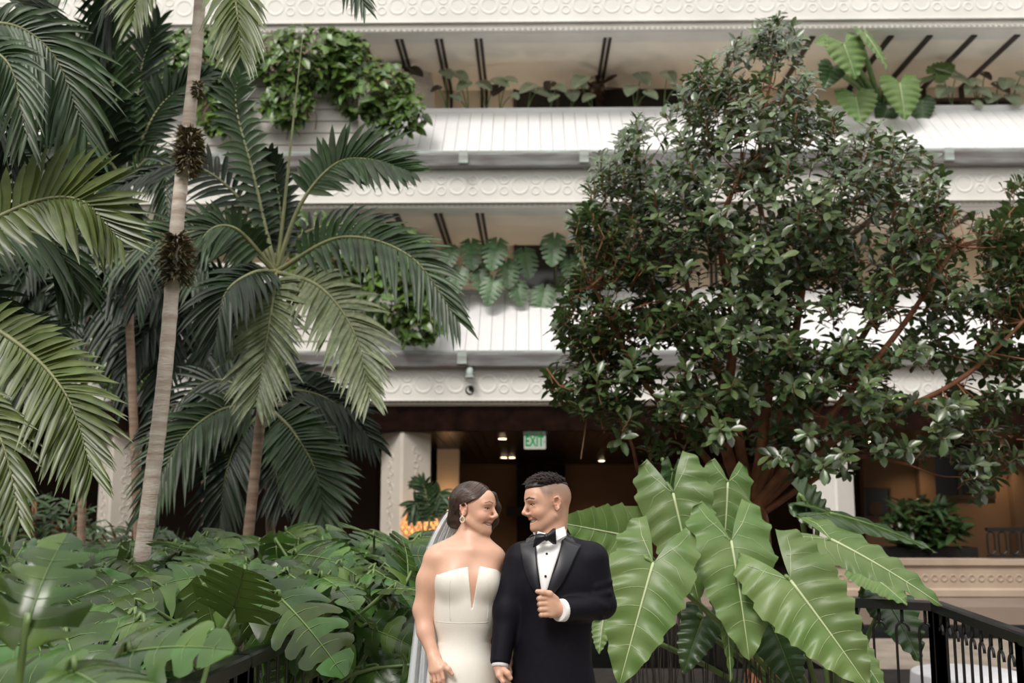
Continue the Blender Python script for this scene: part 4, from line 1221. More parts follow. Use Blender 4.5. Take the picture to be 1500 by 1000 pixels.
# the nearest one, large and out of focus
a = P(43, 912, 2.45)
b = P(45, 850, 2.45)
monstera((XP(60, 2.5, 1000), 2.6, .28), [(P(42, 912, 2.45), .27, Vector((.05, .35, .95)), Vector((.1, -1, .1))), (P(190, 955, 2.7), .30, Vector((.85, -.25, .2)), Vector((-.1, -.75, 1))), (P(110, 985, 2.35), .28, Vector((.7, -.5, -.1)), Vector((0, -.3, 1)))],
         'blurred near monstera with one upright deep green leaf showing its pale midrib', 7, None)

# dark shrubs in front of the hall on the left
def shrub(label, cx, cy, Y, rx, ry, n, lpx, seed):
    rg = random.Random(seed)
    base = Vector((XP(cx, Y, cy), Y, ZP(800, 18.2) if Y > 18 else 0 if Y > 12 else .28))
    root = thing('shade_shrub', label, 'shrub', base)
    rest = MB(); tw = MB()
    for i in range(n):
        th, r = rg.uniform(0, 6.283), math.sqrt(rg.random())
        a = P(cx + rx*r*math.cos(th), cy + ry*r*math.sin(th), Y + rg.uniform(-.4, .4))
        L = lpx*Y/FPX*rg.uniform(.6, 1.2)
        p = place(heart_blade(L, L*.5, 6, 2), frame(a, (rg.uniform(-1, 1), rg.uniform(-1, .2), rg.uniform(-.5, .7)), (rg.uniform(-.4, .4), -.5, 1)))
        if i < 60: p.build('leaf', 'ear_dark' if Y > 11 else 'fig_leaf', root, True, origin=a)
        else: rest.add(p.v, p.f)
        if i % 8 == 0: tw.tube(spline([base + Vector((rg.uniform(-.2, .2), 0, 0)), (base + a)/2 + Vector((0, 0, .2)), a], 5), .012, 4)
    rest.build('foliage', 'ear_dark' if Y > 11 else 'fig_leaf', root, True, kind='stuff'); tw.build('stems', 'fig_bark', root)
shrub('dark shrub in the shade before the left hall', 55, 770, 13.0, 90, 45, 420, 17, 1)
shrub('low leafy shrub at the foot of the carved left column', 190, 800, 12.0, 90, 30, 300, 18, 2)
shrub('small-leaved green shrub behind the bride beside the carved column', 585, 822, 9.5, 60, 26, 340, 15, 3)
shrub('dark shrub in the planter before the tan wall right of the fig stems', 1350, 768, 18.2, 60, 36, 380, 22, 4)
struct(MB().box((XP(1280, 18.2, 800), 18.0, 0), (XP(1425, 18.2, 800), 18.4, ZP(800, 18.2))), 'planter_wall', 'black')

# hanging roots below the leaves
rt = MB(); rg = random.Random(8)
for i in range(70):
    px = rg.uniform(905, 1130); Y = rg.uniform(6.3, 6.6)
    a = P(px, rg.uniform(870, 930), Y); b = P(px + rg.uniform(-10, 10), 1010, Y)
    rt.tube(spline([a, (a+b)/2 + Vector((rg.uniform(-.02, .02), 0, 0)), b], 5), rg.uniform(.002, .005), 4)
r_ = rt.build('hanging_roots', 'root_dark', None); tag(r_, 'thin dark roots hanging behind the giant philodendron leaves', 'roots', kind='stuff')

# glowing woven lanterns by the column
mat('lantern_glow', (.55, .30, .13), .7, .3, 30, emit=(1, .45, .16), estr=.38, col2=(.20, .08, .03))
def lantern(label, px, py0, py1, wpx, Y):
    a = P(px, py1, Y); h = P(px, py0, Y).z - a.z; w = wpx*Y/FPX/2
    root = thing('woven_lantern', label, 'lantern', (a.x, Y, 0 if Y > 16 else a.z))
    MB().lathe([(w*.3, h*.9), (w*.36, h), (w*.2, h*1.04)], a, 12).build('cap', 'window_frame', root)
    n = 9
    for k in range(n):
        st = MB()
        for s_ in (1, -1):
            pts = []
            for i in range(13):
                t = i/12; r = w*(.25 + .75*math.sin(min(1, t*1.05)*math.pi*.78 + .45))
                an = 2*math.pi*k/n + s_*t*1.6
                pts.append(a + Vector((r*math.cos(an), r*math.sin(an), h*t)))
            st.tube(pts, w*.085, 5)
        st.build('woven_band', 'lantern_glow', root, True)
    MB().tube([(a.x, Y, 0), a], w*.3, 10).build('stand', 'fan_wood', root)
    ld = bpy.data.lights.new('lantern_lamp', 'POINT'); ld.energy = 5; ld.color = (1, .55, .25); ld.shadow_soft_size = .06
    lo = bpy.data.objects.new('lamp_glow', ld); COL.objects.link(lo); lo.parent = root; lo.location = Vector((a.x, a.y, a.z + h*.5)) - WLOC[root.name]
lantern('glowing woven lantern at the foot of the carved column', 603, 752, 785, 32, 16.6)
lantern('small glowing woven lantern beside the carved column, further right', 632, 756, 785, 24, 17.0)
lantern('tiny glowing lantern behind the low palm', 331, 752, 764, 14, 17.2)
# sconce-lit bit of wall deeper in the hall
sc = thing('wall_sconce', 'warm wall sconce glowing on the pier behind the bride', 'sconce', P(656, 738, 20.4))
q = P(656, 738, 20.4)
MB().lathe([(.02, -.2), (.11, -.12), (.13, .05), (.10, .12)], q, 14).build('shade', 'lantern_glow', sc, True)
MB().box((q.x-.05, q.y, q.z-.15), (q.x+.05, q.y+.19, q.z+.1)).build('bracket', 'window_frame', sc)
ld = bpy.data.lights.new('sconce_lamp', 'POINT'); ld.energy = 2.5; ld.color = (1, .55, .25); ld.shadow_soft_size = .06
lo = bpy.data.objects.new('lamp_glow', ld); COL.objects.link(lo); lo.parent = sc; lo.location = (0, -.12, .2)
struct(MB().box((XP(640, 20.6, 700), 20.6, 0), (XP(672, 20.6, 700), 20.9, ceil_z(20.6))), 'column_6', 'inner_wall')
# small palm in front of the carved column
sp_root = thing('potted_palm', 'small dark potted palm leaning before the carved column and lanterns', 'plant', (XP(625, 16.2, 800), 16.2, 0))
for i, (way) in enumerate(([(622, 800), (628, 760), (622, 715), (608, 705)], [(622, 800), (632, 755), (645, 722), (648, 745)], [(622, 800), (618, 760), (608, 735), (604, 760)])):
    frond(sp_root, W(16.2, *way), 26, 'palm_mid', n=16, seed=i, wpx=6, r0=.02, skip=.3)
MB().lathe([(.14, 0), (.2, .35), (.22, .37), (.2, .4)], (XP(622, 16.2, 800), 16.2, 0), 16).build('pot', 'window_frame', sp_root)
MB().tube([(XP(622, 16.2, 800), 16.2, .38), P(622, 800, 16.2)], .03, 6).build('stem', 'rachis', sp_root)

# cafe table on the lower terrace, bottom right
tq = P(1418, 985, 9.4)
tb = thing('cafe_table', 'round table under a white cloth on the lower terrace beyond the railing', 'table', (tq.x, 9.4, -0.2))
zt = tq.z
MB().lathe([(.46, 0), (.46, .03)], (tq.x, 9.4, zt - .03), 28).build('tabletop', 'window_frame', tb)
vs, fs = [], []; n = 40
for i, (r, z) in enumerate(((.001, .004), (.46, .004), (.475, -.01), (.48, -.12), (.49, -.30))):
    for k in range(n):
        a = 2*math.pi*k/n; rr2 = r*(1 + (.03*math.sin(a*9) if i > 2 else 0)); vs.append((tq.x + rr2*math.cos(a), 9.4 + rr2*math.sin(a), zt + z))
for i in range(4):
    for k in range(n): fs.append((i*n+k, i*n+(k+1) % n, (i+1)*n+(k+1) % n, (i+1)*n+k))
MB().add(vs, fs).build('tablecloth', 'shirt_white', tb, True) if 'shirt_white' in M_ else MB().add(vs, fs).build('tablecloth', mat('shirt_white', (.75, .74, .78), .7, .03, 6), tb, True)
MB().lathe([(.25, 0), (.25, .03), (.05, .06), (.05, zt + .2 - .03)], (tq.x, 9.4, -.2), 16).build('pedestal', 'window_frame', tb)
# ================================================================== PEOPLE
class SDF:
    """smooth-blended solid that is meshed as ONE continuous surface"""
    def __init__(s): s.p = []
    def add(s, f, lo, hi, k=.015, op='u'): s.p.append((f, np.array(lo, float), np.array(hi, float), k, op)); return s
    def ell(s, c, r, Rm=None, k=.015, op='u'):
        c = np.array(c, float); r = np.array(r, float) if not np.isscalar(r) else np.array([r]*3, float)
        Rn = np.eye(3) if Rm is None else np.array(Rm)
        def f(X, Y, Z):
            a, b, d = X - c[0], Y - c[1], Z - c[2]
            u = (a*Rn[0, 0] + b*Rn[1, 0] + d*Rn[2, 0])/r[0]; v = (a*Rn[0, 1] + b*Rn[1, 1] + d*Rn[2, 1])/r[1]; w = (a*Rn[0, 2] + b*Rn[1, 2] + d*Rn[2, 2])/r[2]
            k0 = np.sqrt(u*u + v*v + w*w) + 1e-9
            k1 = np.sqrt((u/r[0])**2 + (v/r[1])**2 + (w/r[2])**2) + 1e-9
            return k0*(k0-1)/k1
        m = r.max()
        return s.add(f, c - m, c + m, k, op)
    def cap(s, a, b, ra, rb, k=.015, op='u', flat=None):
        a = np.array(a, float); b = np.array(b, float); ab = b - a; L2 = float(ab @ ab) + 1e-12
        def f(X, Y, Z):
            px, py, pz = X - a[0], Y - a[1], Z - a[2]
            t = np.clip((px*ab[0] + py*ab[1] + pz*ab[2])/L2, 0, 1)
            return np.sqrt((px - t*ab[0])**2 + (py - t*ab[1])**2 + (pz - t*ab[2])**2) - (ra + (rb-ra)*t)
        m = max(ra, rb)
        return s.add(f, np.minimum(a, b) - m, np.maximum(a, b) + m, k, op)
    def chain(s, pts, rs, k=.01, op='u'):
        for i in range(len(pts)-1): s.cap(pts[i], pts[i+1], rs[i], rs[i+1], k, op)
        return s
    @staticmethod
    def comb(D, d, k, op):
        if op == 'u':
            h = np.maximum(k - np.abs(D - d), 0)/k
            return np.minimum(D, d) - h*h*k*.25
        d = -d if op == 's' else d
        h = np.maximum(k - np.abs(D - d), 0)/k
        return np.maximum(D, d) + h*h*k*.25
    def at(s, pts, grow=0):
        p = np.asarray(pts, float); D = np.full(len(p), 1.0)
        for (f, lo, hi, k, op) in s.p:
            D = s.comb(D, f(p[:, 0], p[:, 1], p[:, 2]) - (grow if op == 'u' else 0), k, op)
        return D
    def mesh(s, xs, ys, zs, grow=0):
        D = np.full((len(xs), len(ys), len(zs)), 1.0, np.float32)
        ax = (xs, ys, zs)
        for (f, lo, hi, k, op) in s.p:
            pad = k + .03 + abs(grow)
            sl = tuple(slice(max(0, int(np.searchsorted(ax[i], lo[i]-pad))-1), min(len(ax[i]), int(np.searchsorted(ax[i], hi[i]+pad))+1)) for i in range(3))
            if any(q.stop - q.start < 1 for q in sl): continue
            X = xs[sl[0]].astype(np.float32)[:, None, None]; Y = ys[sl[1]].astype(np.float32)[None, :, None]; Z = zs[sl[2]].astype(np.float32)[None, None, :]
            d = f(X, Y, Z) - (grow if op == 'u' else 0)
            D[sl] = s.comb(D[sl], d, k, op)
        ins = D < 0
        c = np.zeros(tuple(n-1 for n in D.shape), np.int8)
        for i in (0, 1):
            for j in (0, 1):
                for k in (0, 1):
                    c += ins[i:i+c.shape[0], j:j+c.shape[1], k:k+c.shape[2]]
        act = (c > 0) & (c < 8)
        I = np.argwhere(act)
        idx = np.full(c.shape, -1, np.int32); idx[act] = np.arange(len(I))
        acc = np.zeros((len(I), 3)); cnt = np.zeros(len(I))
        cor = [(0,0,0),(1,0,0),(0,1,0),(1,1,0),(0,0,1),(1,0,1),(0,1,1),(1,1,1)]
        def pos(o): return np.stack([xs[I[:, 0]+o[0]], ys[I[:, 1]+o[1]], zs[I[:, 2]+o[2]]], 1)
        for a in range(8):
            for b in range(a+1, 8):
                A, B = cor[a], cor[b]
                if sum(abs(A[i]-B[i]) for i in range(3)) != 1: continue
                da = D[I[:, 0]+A[0], I[:, 1]+A[1], I[:, 2]+A[2]].astype(float); db = D[I[:, 0]+B[0], I[:, 1]+B[1], I[:, 2]+B[2]].astype(float)
                m = (da < 0) != (db < 0)
                t = np.where(m, da/np.where(m, da-db, 1), 0)
                q = pos(A)*(1-t[:, None]) + pos(B)*t[:, None]
                acc[m] += q[m]; cnt[m] += 1
        V = acc/np.maximum(cnt, 1)[:, None]
        F = []
        for axn in range(3):
            o1, o2 = [i for i in range(3) if i != axn]
            n = D.shape
            sl0 = [slice(1, n[i]-1) for i in range(3)]; sl0[axn] = slice(0, n[axn]-1)
            sl1 = list(sl0); sl1[axn] = slice(1, n[axn])
            a, b = ins[tuple(sl0)], ins[tuple(sl1)]
            E = np.argwhere(a != b); flip = a[tuple(E.T)]
            base = E.copy(); 
            for i in (o1, o2): base[:, i] += 1
            def ce(d1, d2):
                q = base.copy(); q[:, o1] += d1; q[:, o2] += d2
                return idx[tuple(q.T)]
            quad = np.stack([ce(-1, -1), ce(0, -1), ce(0, 0), ce(-1, 0)], 1)
            if axn == 1: flip = ~flip
            quad[~flip] = quad[~flip][:, ::-1]
            F.append(quad)
        F = np.concatenate(F)
        F = F[(F >= 0).all(1)]
        return V, F
def sstep_np(x): x = np.clip(x, 0, 1); return x*x*(3-2*x)
def rng_(a, b, h): return np.arange(a, b + h, h)
def sdf_obj(name, V, F, m, parent, colors=None):
    lo, hi = V.min(0), V.max(0); org = Vector(((lo[0]+hi[0])/2, (lo[1]+hi[1])/2, lo[2]))
    me = bpy.data.meshes.new(name)
    Vl = (V - np.array(org)).astype(np.float32)
    me.vertices.add(len(V)); me.vertices.foreach_set('co', Vl.ravel())
    me.loops.add(len(F)*4); me.loops.foreach_set('vertex_index', F.astype(np.int32).ravel())
    me.polygons.add(len(F)); me.polygons.foreach_set('loop_start', np.arange(0, len(F)*4, 4, dtype=np.int32)); me.polygons.foreach_set('loop_total', np.full(len(F), 4, np.int32))
    me.update(calc_edges=True); me.validate()
    me.polygons.foreach_set('use_smooth', np.ones(len(me.polygons), bool))
    me.materials.append(M_[m])
    if colors is not None:
        ca = me.color_attributes.new('Col', 'FLOAT_COLOR', 'POINT')
        ca.data.foreach_set('color', np.concatenate([colors, np.ones((len(V), 1))], 1).astype(np.float32).ravel())
    o = bpy.data.objects.new(name, me); _link(o, parent, org)
    return o
def smooth_v(V, F, it, lam=.5):
    n = len(V)
    for _ in range(it):
        A = np.zeros_like(V); c = np.zeros(n)
        for i in range(4):
            a, b = F[:, i], F[:, (i+1) % 4]
            np.add.at(A, a, V[b]); np.add.at(A, b, V[a]); np.add.at(c, a, 1); np.add.at(c, b, 1)
        V = V + lam*(A/np.maximum(c, 1)[:, None] - V)
    return V
def attr_mat(name, rough, sss, scale=60, var=.04, spec=.4):
    m = mat(name, (.8, .8, .8), rough, .02, 5, sss=sss, spec=spec)
    nt = m.node_tree; at = nt.nodes.new('ShaderNodeVertexColor'); at.layer_name = 'Col'
    hs = nt.nodes.new('ShaderNodeHueSaturation'); nz = nt.nodes.new('ShaderNodeTexNoise'); nz.inputs['Scale'].default_value = scale
    mr = nt.nodes.new('ShaderNodeMapRange'); mr.inputs['To Min'].default_value = 1-var; mr.inputs['To Max'].default_value = 1+var
    nt.links.new(nz.outputs[0], mr.inputs[0]); nt.links.new(mr.outputs[0], hs.inputs['Value'])
    nt.links.new(at.outputs[0], hs.inputs['Color'])
    b = nt.nodes['Principled BSDF']
    nt.links.new(hs.outputs[0], b.inputs['Base Color'])
    return m
attr_mat('skin', .42, .12)
mat('eye_white', (.75, .72, .68), .2, .02, 5)
mat('iris', (.045, .02, .01), .15, .1, 5)
mat('teeth', (.85, .82, .76), .25, .02, 5)
mat('mouth_dark', (.12, .02, .02), .5, .05, 5)
mat('lash', (.015, .01, .008), .6, .1, 5)
mat('hair_brown', (.045, .022, .015), .30, .3, 120, .5, 260, stretch=(1, 1, .3), spec=.6)
mat('hair_strand', (.060, .030, .020), .28, .3, 40, spec=.6)
mat('hair_black', (.030, .018, .016), .55, .2, 60, spec=.5)
mat('dress_white', (.80, .765, .70), .55, .02, 8, .12, 260)
mat('veil_white', (.86, .88, .93), .7, .02, 8, .1, 90)
nt = M_['veil_white'].node_tree
tr = nt.nodes.new('ShaderNodeBsdfTransparent'); mx = nt.nodes.new('ShaderNodeMixShader'); mx.inputs[0].default_value = .68
nt.links.new(tr.outputs[0], mx.inputs[1]); nt.links.new(nt.nodes['Principled BSDF'].outputs[0], mx.inputs[2]); nt.links.new(mx.outputs[0], nt.nodes['Material Output'].inputs['Surface'])
mat('pearl', (.80, .74, .62), .2, .05, 20, coat=.5)
mat('nude_mesh', (.50, .30, .20), .7, .04, 20)
mat('tux', (.0048, .0042, .0085), .65, .15, 60, .12, 500, spec=.18)
mat('satin', (.0065, .0058, .011), .42, .1, 30, spec=.5)
mat('shirt', (.82, .82, .83), .6, .02, 10)
mat('shirt_button', (.01, .01, .012), .2, .1, 10)
mat('shoe', (.008, .008, .008), .15, .1, 10)

SKB = np.array((.66, .385, .275)); SKG = np.array((.61, .355, .25))
def head_frame(nose_px, Y, yaw_dir, alpha, pitch, roll, sc):
    """columns: forward, left, up of the head in the world; origin so that the nose tip lands on its pixel"""
    f = Vector((yaw_dir*math.cos(alpha)*math.cos(pitch), -math.sin(alpha)*math.cos(pitch), -math.sin(pitch)))
    up = Vector((0, 0, 1)); up = (up - f*up.dot(f)).normalized()
    lf = up.cross(f)
    q = Matrix.Rotation(roll, 3, f); up = q @ up; lf = q @ lf
    Rm = Matrix((f, lf, up)).transposed()
    o = P(*nose_px, Y) - Rm @ (Vector((.1235, 0, -.031))*sc)
    return o, Rm, sc
def H(hf, p): return hf[0] + hf[1] @ (Vector(p)*hf[2])
def head_sdf(S, hf, fem):
    o, Rm, s = hf
    def E(c, r, k=.02, op='u', rot=None):
        M3 = Rm if rot is None else Rm @ rot
        S.ell(H(hf, c), Vector(r)*s, M3, k*s, op)
    def Cc(a, b, ra, rb, k=.012, op='u'): S.cap(H(hf, a), H(hf, b), ra*s, rb*s, k*s, op)
    E((-.014, 0, .022), (.096, .075, .084))                       # cranium
    E((.030, 0, -.022), (.060, .061, .082), .03)                   # face block
    E((.060, 0, .038), (.031, .052, .044), .03)                    # forehead
    E((.036, 0, -.076), (.048, .044, .034), .03)                   # jaw
    E((.078, 0, -.1005), (.0165, .020 if not fem else .017, .0155), .024)   # chin
    for y in (-1, 1):
        Cc((.000, y*.054, -.058), (.058, y*.024, -.096), .014, .012, .03)     # jaw line
        E((.060, y*.036, -.036), (.026, .024, .022), .022)                    # smiling cheek
        Cc((.086, y*.012, .022), (.074, y*.046, .021), .0075 if fem else .009, .007, .018)       # brow ridge
        E((.101, y*.031, .001), (.020, .018, .0105), .016, 's')                # socket
        E((.1015, y*.0105, -.036), (.0100, .0078, .0075), .008)                # nostril wing
        E((-.014, y*.0765, -.010), (.0165, .0075, .029), .006, 'u', Matrix.Rotation(R(-14), 3, 'Y'))  # ear
        E((-.0105, y*.0850, -.004), (.0105, .0105, .0185), .003, 's')
        eo_ = [(.001, -.014), (.003, .004), (-.004, .0165), (-.017, .0185), (-.027, .006), (-.0255, -.012), (-.016, -.030), (-.008, -.037)]
        for q in range(7): Cc((eo_[q][0], y*(.080 + .004*(q > 1)), eo_[q][1]), (eo_[q+1][0], y*(.080 + .004*(0 < q < 5)), eo_[q+1][1]), .0034, .0034, .003)
        E((-.006, y*.079, -.012), (.004, .004, .006), .003)
        Cc((.0800, y*.019, .0088), (.0745, y*.043, .0074), .0052, .0048, .006)   # upper lid
        Cc((.0800, y*.020, -.0078), (.0750, y*.042, -.0055), .0056, .0050, .008)  # lower lid
    Cc((.086, 0, .018), (.1125, 0, -.023), .0065, .0080, .012)      # nose bridge
    E((.1140, 0, -.0295), (.0095, .0095, .0085), .008)              # nose tip
    Cc((.090, 0, -.049), (.096, 0, -.041), .008, .006, .012)        # philtrum
    pts_u = [(.054, -.0400, -.0470), (.078, -.024, -.0590), (.0920, 0, -.0590), (.078, .024, -.0590), (.054, .0400, -.0470)]
    pts_l = [(.054, -.0400, -.0480), (.074, -.026, -.0735), (.0870, 0, -.0825), (.074, .026, -.0735), (.054, .0400, -.0480)]
    E((.076, 0, -.0675), (.036, .034, .0090), .004, 's')            # open smile
    for y in (-1, 1): E((.066, y*.027, -.0605), (.027, .016, .0085), .004, 's')
    for i in range(4):
        Cc(pts_u[i], pts_u[i+1], .0034, .0034, .006)
        Cc(pts_l[i], pts_l[i+1], .0042, .0042, .007)
    for y in (-1, 1):                                               # smile folds
        Cc((.088, y*.021, -.036), (.066, y*.0425, -.058), .0045, .0035, .010)
    return pts_u, pts_l
def seg_dist(V, a, b):
    a = np.array(a); b = np.array(b); ab = b-a
    t = np.clip(((V-a) @ ab)/(ab @ ab), 0, 1)
    return np.linalg.norm(V - a - t[:, None]*ab, axis=1)
def paint(V, hf, skin, lips, brow, fade=None):
    C = np.tile(skin, (len(V), 1))
    Rm = np.array(hf[1]); L = (V - np.array(hf[0])) @ Rm / hf[2]
    def blend(mask, col): C[:] = C*(1-mask[:, None]) + np.array(col)*mask[:, None]
    pu, pl = lips
    inhead = np.linalg.norm(L - np.array((.02, 0, 0)), axis=1) < .16
    for i in range(4):
        for q in (pu, pl):
            d = seg_dist(L, q[i], q[i+1]); blend(np.clip((.0056-d)/.0022, 0, 1)*inhead, (.50, .17, .13))
    # inside of the mouth
    e = np.sqrt(((L[:, 0]-.074)/.034)**2 + (L[:, 1]/.031)**2 + ((L[:, 2]+.0675)/.0095)**2)
    e = np.where(L[:, 0] > .081, 9, e)
    blend(np.clip((1.0-e)/.3, 0, 1)*inhead, (.16, .03, .03))
    # flush on cheeks, nose and ears
    for y in (-1, 1):
        d = np.linalg.norm(L - np.array((.066, y*.044, -.036)), axis=1); blend(.30*np.clip((.035-d)/.03, 0, 1), (.62, .22, .15))
        d = np.linalg.norm(L - np.array((-.012, y*.08, -.01)), axis=1); blend(.25*np.clip((.035-d)/.03, 0, 1), (.62, .22, .15))
        W2 = np.stack([L[:, 1]*y, L[:, 2]], 1)
        for (a, b, th) in (((.011, .0265), (.032, .0325), 1.0), ((.032, .0325), (.054, .0255), .75)):
            d = seg_dist(W2, a, b)/th; blend(np.clip((brow[2]*.72-d)/.0020, 0, 1)*brow[1]*(L[:, 0] > .045)*inhead, brow[0])
        # lash line along the upper lid
        d = seg_dist(L, (.0845, y*.019, .0040), (.0785, y*.0465, .0028)); blend(np.clip((.0036-d)/.0015, 0, 1)*inhead, (.03, .015, .012))
    if fade is not None: blend(fade(L)*inhead, (.20, .125, .09))
    return C
def eyes_teeth(root, hf):
    for y in (-1, 1):
        c = H(hf, (.0705, y*.031, .0005)); g = hf[1] @ Vector((1, -y*.12, -.02))
        e = MB().ball(c, .0125*hf[2], 16, 12).build('eye', 'eye_white', root, True)
        MB().lathe([(.0066*hf[2], 0), (.0056*hf[2], .0012), (.001, .0020)], c + g.normalized()*.0112*hf[2], 14, g).build('iris', 'iris', e, True)
    tb = MB(); vs, fs = [], []
    n = 12
    for i in range(n+1):
        a = (i/n-.5)*2
        x, y = .0840 - .021*a*a, .0320*a
        for z in (-.0570 + .006*a*a, -.0745 + .015*a*a): vs.append(H(hf, (x, y, z)))
    for i in range(n): fs.append((2*i, 2*i+1, 2*i+3, 2*i+2))
    tb.add(vs, fs).build('teeth', 'teeth', root, True, solid=.003)
def drape(S, xz, off, y0, y1, grow=0):
    """y of the first surface hit going away from the camera, for points (x, z)"""
    xz = np.asarray(xz, float); n = len(xz)
    lo = np.full(n, y0); found = np.zeros(n, bool); hi = np.full(n, y1)
    ys = np.linspace(y0, y1, 120)
    for a in ys:
        d = S.at(np.stack([xz[:, 0], np.full(n, a), xz[:, 1]], 1), grow)
        new = (d < 0) & ~found
        hi[new] = a; found |= new
        lo[~found] = a
    for _ in range(10):
        m = (lo+hi)/2; d = S.at(np.stack([xz[:, 0], m, xz[:, 1]], 1), grow)
        hi = np.where(d < 0, m, hi); lo = np.where(d < 0, lo, m)
    return hi - off
def patch(S, quad, nu, nv, off, y0, y1, name, m, parent, thick=.004, bulge=0, grow=0):
    """cloth patch: bilinear/curved quad of (x,z) edge polylines laid on the surface"""
    Lp, Rp = quad
    def pl(p, t):
        k = min(int(t*(len(p)-1)), len(p)-2); u = t*(len(p)-1)-k
        return (p[k][0]*(1-u)+p[k+1][0]*u, p[k][1]*(1-u)+p[k+1][1]*u)
    xz = []
    for i in range(nv+1):
        a, b = pl(Lp, i/nv), pl(Rp, i/nv)
        for j in range(nu+1):
            u = j/nu; xz.append((a[0]*(1-u)+b[0]*u, a[1]*(1-u)+b[1]*u))
    y = drape(S, xz, off, y0, y1, grow)
    vs = []
    for q, (p, yy) in enumerate(zip(xz, y)):
        u = (q % (nu+1))/nu
        vs.append((p[0], yy - bulge*math.sin(u*math.pi), p[1]))
    fs = [(i*(nu+1)+j, i*(nu+1)+j+1, (i+1)*(nu+1)+j+1, (i+1)*(nu+1)+j) for i in range(nv) for j in range(nu)]
    return MB().add(vs, fs).build(name, m, parent, True, solid=thick)
def XZ(px, py, Y): q = P(px, py, Y); return (q.x, q.z)
def hand(S, wrist, knuckles, tips, mids, thumb, r=.0085, palm_r=.021):
    """palm from wrist to knuckles; each finger knuckle -> mid -> tip; thumb as its own chain from the palm side"""
    for i, (a, m, t) in enumerate(zip(knuckles, mids, tips)):
        S.cap(wrist, a, palm_r*.85, .0125, .016)
        rr = r*(1 if i < 3 else .86)
        S.cap(a, m, rr*1.15, rr, .005); S.cap(m, t, rr, rr*.8, .003)
    S.chain(thumb, [.015, .0115, .0095, .008][:len(thumb)], .010)

# ---------------------------------------------------------------- bride
YB = 4.36
def B(px, py, dy=0.0): return P(px, py, YB + dy)
bx0 = B(684, 1000); bride = thing('person', 'woman in a strapless white dress and veil smiling at the man in the tuxedo', 'person', (bx0.x, YB, 0))
hb = head_frame((729.5, 756.5), YB - .02, 1, R(24), R(3), R(-4), .93)
S = SDF()
lipsB = head_sdf(S, hb, True)
nb_ = B(690, 800, .01)
S.cap(H(hb, (-.026, 0, -.055)), nb_, .039, .045, .02)
S.cap(H(hb, (-.026, 0, -.075)), B(690, 800, -.020), .027, .032, .015)
TB = SDF()   # torso shared by body and dress
TB.ell(B(685, 858), (.136, .092, .165), None, .04)
TB.ell(B(681, 905), (.124, .086, .13), None, .05)
TB.ell(B(677, 992), (.136, .110, .17), None, .06)
TB.ell(B(663, 852, -.052), (.060, .056, .062), None, .04)
TB.ell(B(708, 852, -.052), (.060, .056, .062), None, .04)
S.cap(nb_, B(645, 818, .012), .040, .040, .04); S.cap(nb_, B(722, 818, .012), .040, .038, .04)
S.ell(B(685, 828), (.115, .074, .07), None, .05)
S.ell(B(654, 818, .008), (.060, .048, .046), None, .06); S.ell(B(714, 819, .008), (.050, .046, .044), None, .06)
S.cap(B(680, 788, .018), B(645, 812, .015), .024, .034, .05); S.cap(B(698, 789, .018), B(720, 814, .015), .024, .033, .05)
for (a, b) in ((B(690, 806, -.055), B(650, 803, -.03)), (B(694, 806, -.055), B(716, 809, -.035))): S.cap(a, b, .005, .004, .03)   # collar bones
for pr in TB.p: S.p.append(pr)
# right arm (hangs), left arm (goes behind the man's sleeve)
sh, el, wr = B(636, 822, .0), B(618.5, 893, -.01), B(635.5, 962, -.085)
S.chain([sh, B(628, 850, -.0), el], [.045, .045, .038], .04)
S.chain([el, B(623, 925, -.04), wr], [.038, .034, .0245], .02)
kn = [B(637, 980, -.128), B(642.5, 981, -.122), B(647, 980, -.115), B(651, 978, -.105)]
kn = [B(646, 979, -.135), B(641, 982, -.130), B(636, 983, -.120), B(632, 982, -.108)]
md = [B(649, 993, -.142), B(643, 997, -.138), B(637, 998, -.128), B(632, 995, -.114)]
tp = [B(650, 1004, -.136), B(644, 1010, -.13), B(638, 1010, -.122), B(633, 1005, -.108)]
hand(S, wr, kn, tp, md, [B(641, 968, -.105), B(650, 974, -.128), B(657, 980, -.138), B(662.5, 987, -.140)], .0082)
S.chain([B(724, 820, .02), B(729, 850, .05), B(736, 900, .07), B(741, 955, .02), B(744.5, 970, -.04)], [.045, .043, .036, .026, .021], .02)
for i in range(4): S.chain([B(744.5, 970, -.04), B(747, 984 + i*3, -.085 + i*.012), B(744, 994 + i*3, -.10 + i*.012)], [.012, .009, .0075], .006)
for sgn in (-1, 1): S.chain([B(677 + sgn*18, 1000), (B(678, 1000).x + sgn*.085, YB, .50), (B(678, 1000).x + sgn*.085, YB + .02, .06)], [.062, .055, .035], .03)
for sgn in (-1, 1): S.cap((B(678, 1000).x + sgn*.085, YB + .03, .035), (B(678, 1000).x + sgn*.09, YB - .14, .025), .034, .025, .03)
# carve the front valley between the breasts a little
zf = np.concatenate([rng_(0.0, .80, .012), rng_(.812, 1.56, .0034), rng_(1.5635, B(690, 697).z + .01, .0022)])
V, F = S.mesh(rng_(B(597, 900).x, B(757, 900).x, .0024), rng_(YB - .21, YB + .17, .0026), zf)
V0 = smooth_v(V, F, 1, .4); w_ = (sstep_np((B(690, 786).z - V[:, 2])/.03) * sstep_np((V[:, 2] - B(640, 955).z)/.03))[:, None]
V = V0*(1-w_) + smooth_v(V0, F, 40, .5)*w_
body = sdf_obj('body', V, F, 'skin', bride, paint(V, hb, SKB, lipsB, ((.10, .050, .034), .8, .0052)))
eyes_teeth(bride, hb)
